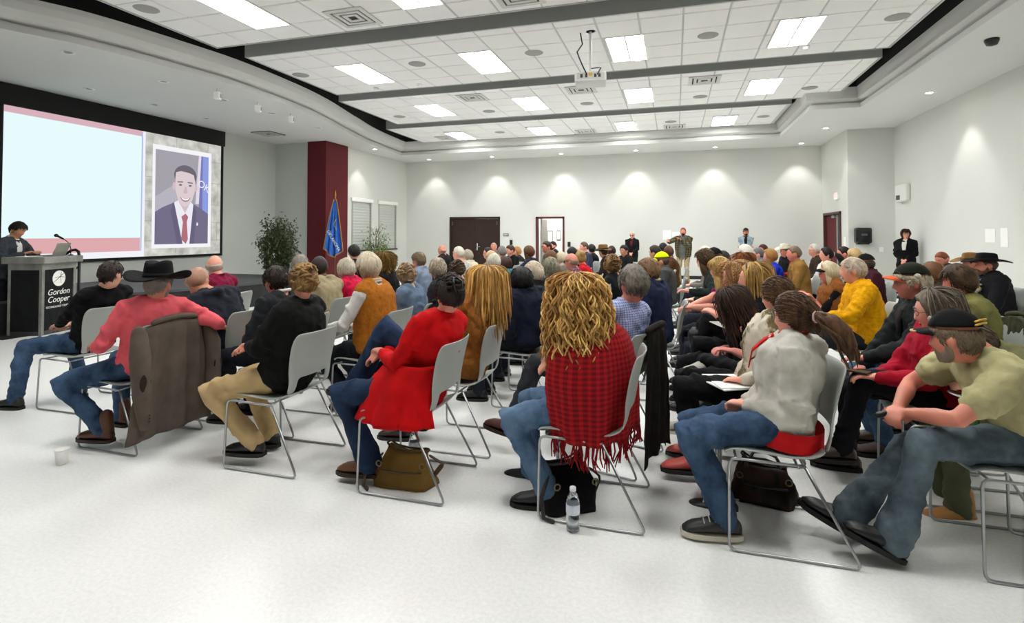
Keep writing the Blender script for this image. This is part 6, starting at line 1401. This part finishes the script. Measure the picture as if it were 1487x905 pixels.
# long skirt of the red cardigan falling past the seat edge
I = PEOPLE[20]; R = []; A_ = np.linspace(.62 * PI, 1.27 * PI, 22)
for k, t in enumerate(np.linspace(0, 1, 12)):
    c = I['C'](.26 - .26 * min(1, t * 1.6)) - V(0, 0, max(0, t - .55) * .36); rx_, ry_ = .205 + .085 * t, .185 + .12 * t
    R.append([c + V(rx_ * math.cos(a), ry_ * math.sin(a) * (1.25 if math.sin(a) > 0 else .80), 0) + V(math.cos(a), math.sin(a), 0) * (.012 * math.sin(a * 11 + t) + .008 * math.sin(a * 23)) * t for a in A_])
m = MB(); m.rings(R, False, closed=False); o = m.build('cardigan_skirt', fab(('#c8060c', 'fabric')), I['E'], True); o.modifiers.new('s', 'SOLIDIFY').thickness = .012
d = o.modifiers.new('d', 'DISPLACE'); d.texture = WRINKLE; d.strength = .012; d.texture_coords = 'LOCAL'
# front print of the tan tee
I = PEOPLE[89]; x = I['rx'](.4); y = nrm(np.cross(I['d'], x))
for q, (u, t, r_, c) in enumerate(((-.05, .40, .030, '#7a3a30'), (.0, .33, .034, '#7a3a30'), (-.03, .24, .036, '#3f7a34'), (.04, .22, .03, '#4f8a3c'))):
    m = MB(); m.ell(I['C'](t) + x * u + y * .158, (r_, .012, r_), 10, 6); m.build('shirt_print', mat(c, .8, kind='fuzzy'), I['E'], True)
# plaid overshirt of the speaking man, with open front
I = PEOPLE[55]; m = MB(); R = []; d_ = I['d']; A_ = np.linspace(PI / 2 + .42, 2 * PI + PI / 2 - .42, 30)
for t in np.linspace(-.20, .655, 12):
    x = I['rx'](t); y = nrm(np.cross(d_, x)); pr = I['prof']; tt = max(-.12, t); w_ = np.interp(tt, [q[0] for q in pr], [q[1] for q in pr]); q_ = np.interp(tt, [q[0] for q in pr], [q[2] for q in pr])
    R.append([I['C'](t) + (w_ * 1.08 + .04) * math.cos(a) * x + (q_ * 1.0 + .045) * math.sin(a) * y for a in A_])
m.rings(R, False, closed=False); PL = ('#2b281d', 'plaid', '#6a6044', 5.)
o = m.build('overshirt', fab(PL), I['E'], True); o.modifiers.new('s', 'SOLIDIFY').thickness = .012
for nm in 'LR':
    sh, el_, wr_ = I['J'][nm]; m = MB(); m.tube([sh + (I['C'](.62) - sh) * .3, sh, (sh + el_) / 2, el_, el_ * .4 + wr_ * .6, el_ * .1 + wr_ * .9], [.088, .080, .072, .066, .060, .052], 14); m.build('overshirt_sleeve', fab(PL), I['E'], True)
sh, el_, wr_ = I['J']['L']; E55 = I['E']
Mw = Matrix.Translation(E55.location) @ Matrix.Rotation(I['a'], 4, 'Z')
hp = Vector(wr_ + nrm(wr_ - el_) * .07); mo = Mw @ (hp + Vector((.0, .01, .0))); me_ = empty('microphone', mo, I['a'], 'silver handheld microphone in the speaking man fist', 'microphone')
m = MB(); m.tube([(0, .02, -.12), (0, -.005, .06)], [.012, .017], 10); m.build('microphone_handle', BLACKP, me_, True); m = MB(); m.ell((0, -.012, .085), (.026, .026, .03), 12, 8); m.build('microphone_head', mat('#b9bcc0', .35, .8), me_, True)

# gold braid and emblem on the black cap, headband, medals, phone, papers, plate, cup
def head_child(pid, name, mb, material): q = MB(); q.merge(mb, PEOPLE[pid]['Hm']); return q.build(name, material, PEOPLE[pid]['E'], True)
m = MB()
for dz in (0, .016): m.tube([V(.088 * math.sin(a) * 1.03, -.112 * math.cos(a) * 1.03, .060 + dz + .015 * math.cos(a * 2)) for a in np.linspace(-.55, .55, 9)], .0045, 6)
head_child(89, 'gold_braid', m, mat('#c9a23c', .4, .6))
m = MB(); m.tube([V(.092 * math.sin(a), .178 * math.cos(a) ** .9 + .0, .031) for a in np.linspace(-.75, .75, 11)], .0045, 6); head_child(89, 'brim_braid', m, mat('#cbb27a', .45, .4))
m = MB(); m.ell((0, .095, .085), (.018, .005, .015), 12, 6); head_child(89, 'cap_emblem', m, mat('#d8d4c8', .5))
m = MB(); m.ell((.09, -.02, .05), (.006, .02, .016), 10, 6); m.ell((-.09, -.02, .05), (.006, .02, .016), 10, 6); head_child(87, 'ear_flap_tuft', m, mat('#d9d4c6', .8, kind='fuzzy'))
m = MB(); m.tube([headsurf(nrm(V(math.sin(a), .35, math.cos(a) * .95))) * 1.22 for a in np.linspace(-1.5, 1.5, 15)], .007, 6); head_child(63, 'headband', m, mat('#2a1812', .4))
I = PEOPLE[84]; y = nrm(np.cross(I['d'], I['rx'](.5))); c = I['C'](.46) - I['rx'](.5) * .09 + y * .165
m = MB(); m.ell(c + y * .02, (.035, .035, .035), 12, 8); m.ell(c + V(0, 0, .05), (.03, .02, .012), 10, 6); m.build('medal', mat('#c9b48a', .4, .5), I['E'], True)
# hoodie front opening: red shirt hem for woman 66
I = PEOPLE[66]; m = MB(); x = I['rx'](0)
R = []
for t, k in ((-.10, 1.16), (-.04, 1.14), (.04, 1.10)):
    y = nrm(np.cross(I['d'], I['rx'](t))); R.append([I['C'](t) + (.20 * k * .93) * math.cos(a) * I['rx'](t) + .155 * k * math.sin(a) * y - V(0, .02, .02) for a in np.linspace(0, 2 * PI, 24, endpoint=False)])
m.rings(R, False); m.build('shirt_hem', fab(('#c2161a', 'fabric')), I['E'], True)
def world(pid, p): I_ = PEOPLE[pid]; q = I_['Rm'] @ np.array(p) + I_['root']; return q
def thing(name, mb, m_, loc, label, cat, rz=0., smooth=False): return tag(mb.build(name, m_, smooth=smooth, loc=tuple(loc)), label, cat)
w_ = world(65, PEOPLE[65]['J']['L'][2]); m = MB(); m.box((0, 0, 0), (.22, .30, .006), .5); m.box((.02, .01, .007), (.22, .30, .004), .3)
thing('paper_sheet', m, PAP, w_ + V(-.08, .06, -.035), 'white papers in the lap of the camouflage hoodie woman', 'paper')
w_ = world(63, PEOPLE[63]['J']['L'][2]); m = MB(); m.box((0, 0, 0), (.22, .28, .005), .3); thing('paper_sheet', m, PAP, w_ + V(.10, -.02, -.06), 'white paper on the lap of the blond headband woman', 'paper')
w_ = world(88, PEOPLE[88]['J']['L'][2]); m = MB(); m.box((0, 0, 0), (.075, .15, .009), .9); bevel(thing('phone', m, mat('#131417', .15), w_ + V(-.09, .04, .02), 'black phone in the crimson sweater woman hands', 'phone'), .006)
w_ = world(89, PEOPLE[89]['J']['L'][2]); m = MB(); m.tube([(-.05, -.02, 0), (.03, .02, .01)], .014, 10); thing('phone', m, mat('#0f0f11', .4), w_ + V(-.07, .02, -.02), 'small black object held by the capped man in tan tee', 'phone', smooth=True)
m = MB(); m.lathe([(.001, 0), (.075, 0), (.115, .016), (.117, .018), (.073, .004), (.001, .004)], n=32); thing('paper_plate', m, mat('#f2f2ee', .5), (1.50, 3.43, .60), 'white paper plate on green-trousered knees', 'plate', smooth=True)
w_ = world(80, PEOPLE[80]['J']['L'][2]); cup(w_[0] - .07, w_[1] + .0, w_[2] - .03, 'white cup in the hand of the golden yellow jacket', .10)
c_ = onz(1170, 412, .42)
# ------------------------------------------------------------------ settle the soft meshes
dg = bpy.context.evaluated_depsgraph_get()
dg.update()
tot = 0
for o in PENDING:
    me = bpy.data.meshes.new_from_object(o.evaluated_get(dg), depsgraph=dg); me.name = o.name
    o.modifiers.clear(); o.data = me; tot += len(me.polygons)
    me.polygons.foreach_set('use_smooth', [True] * len(me.polygons))
print('fused polys', tot, 'people', len(PEOPLE), 'objects', len(S.objects))
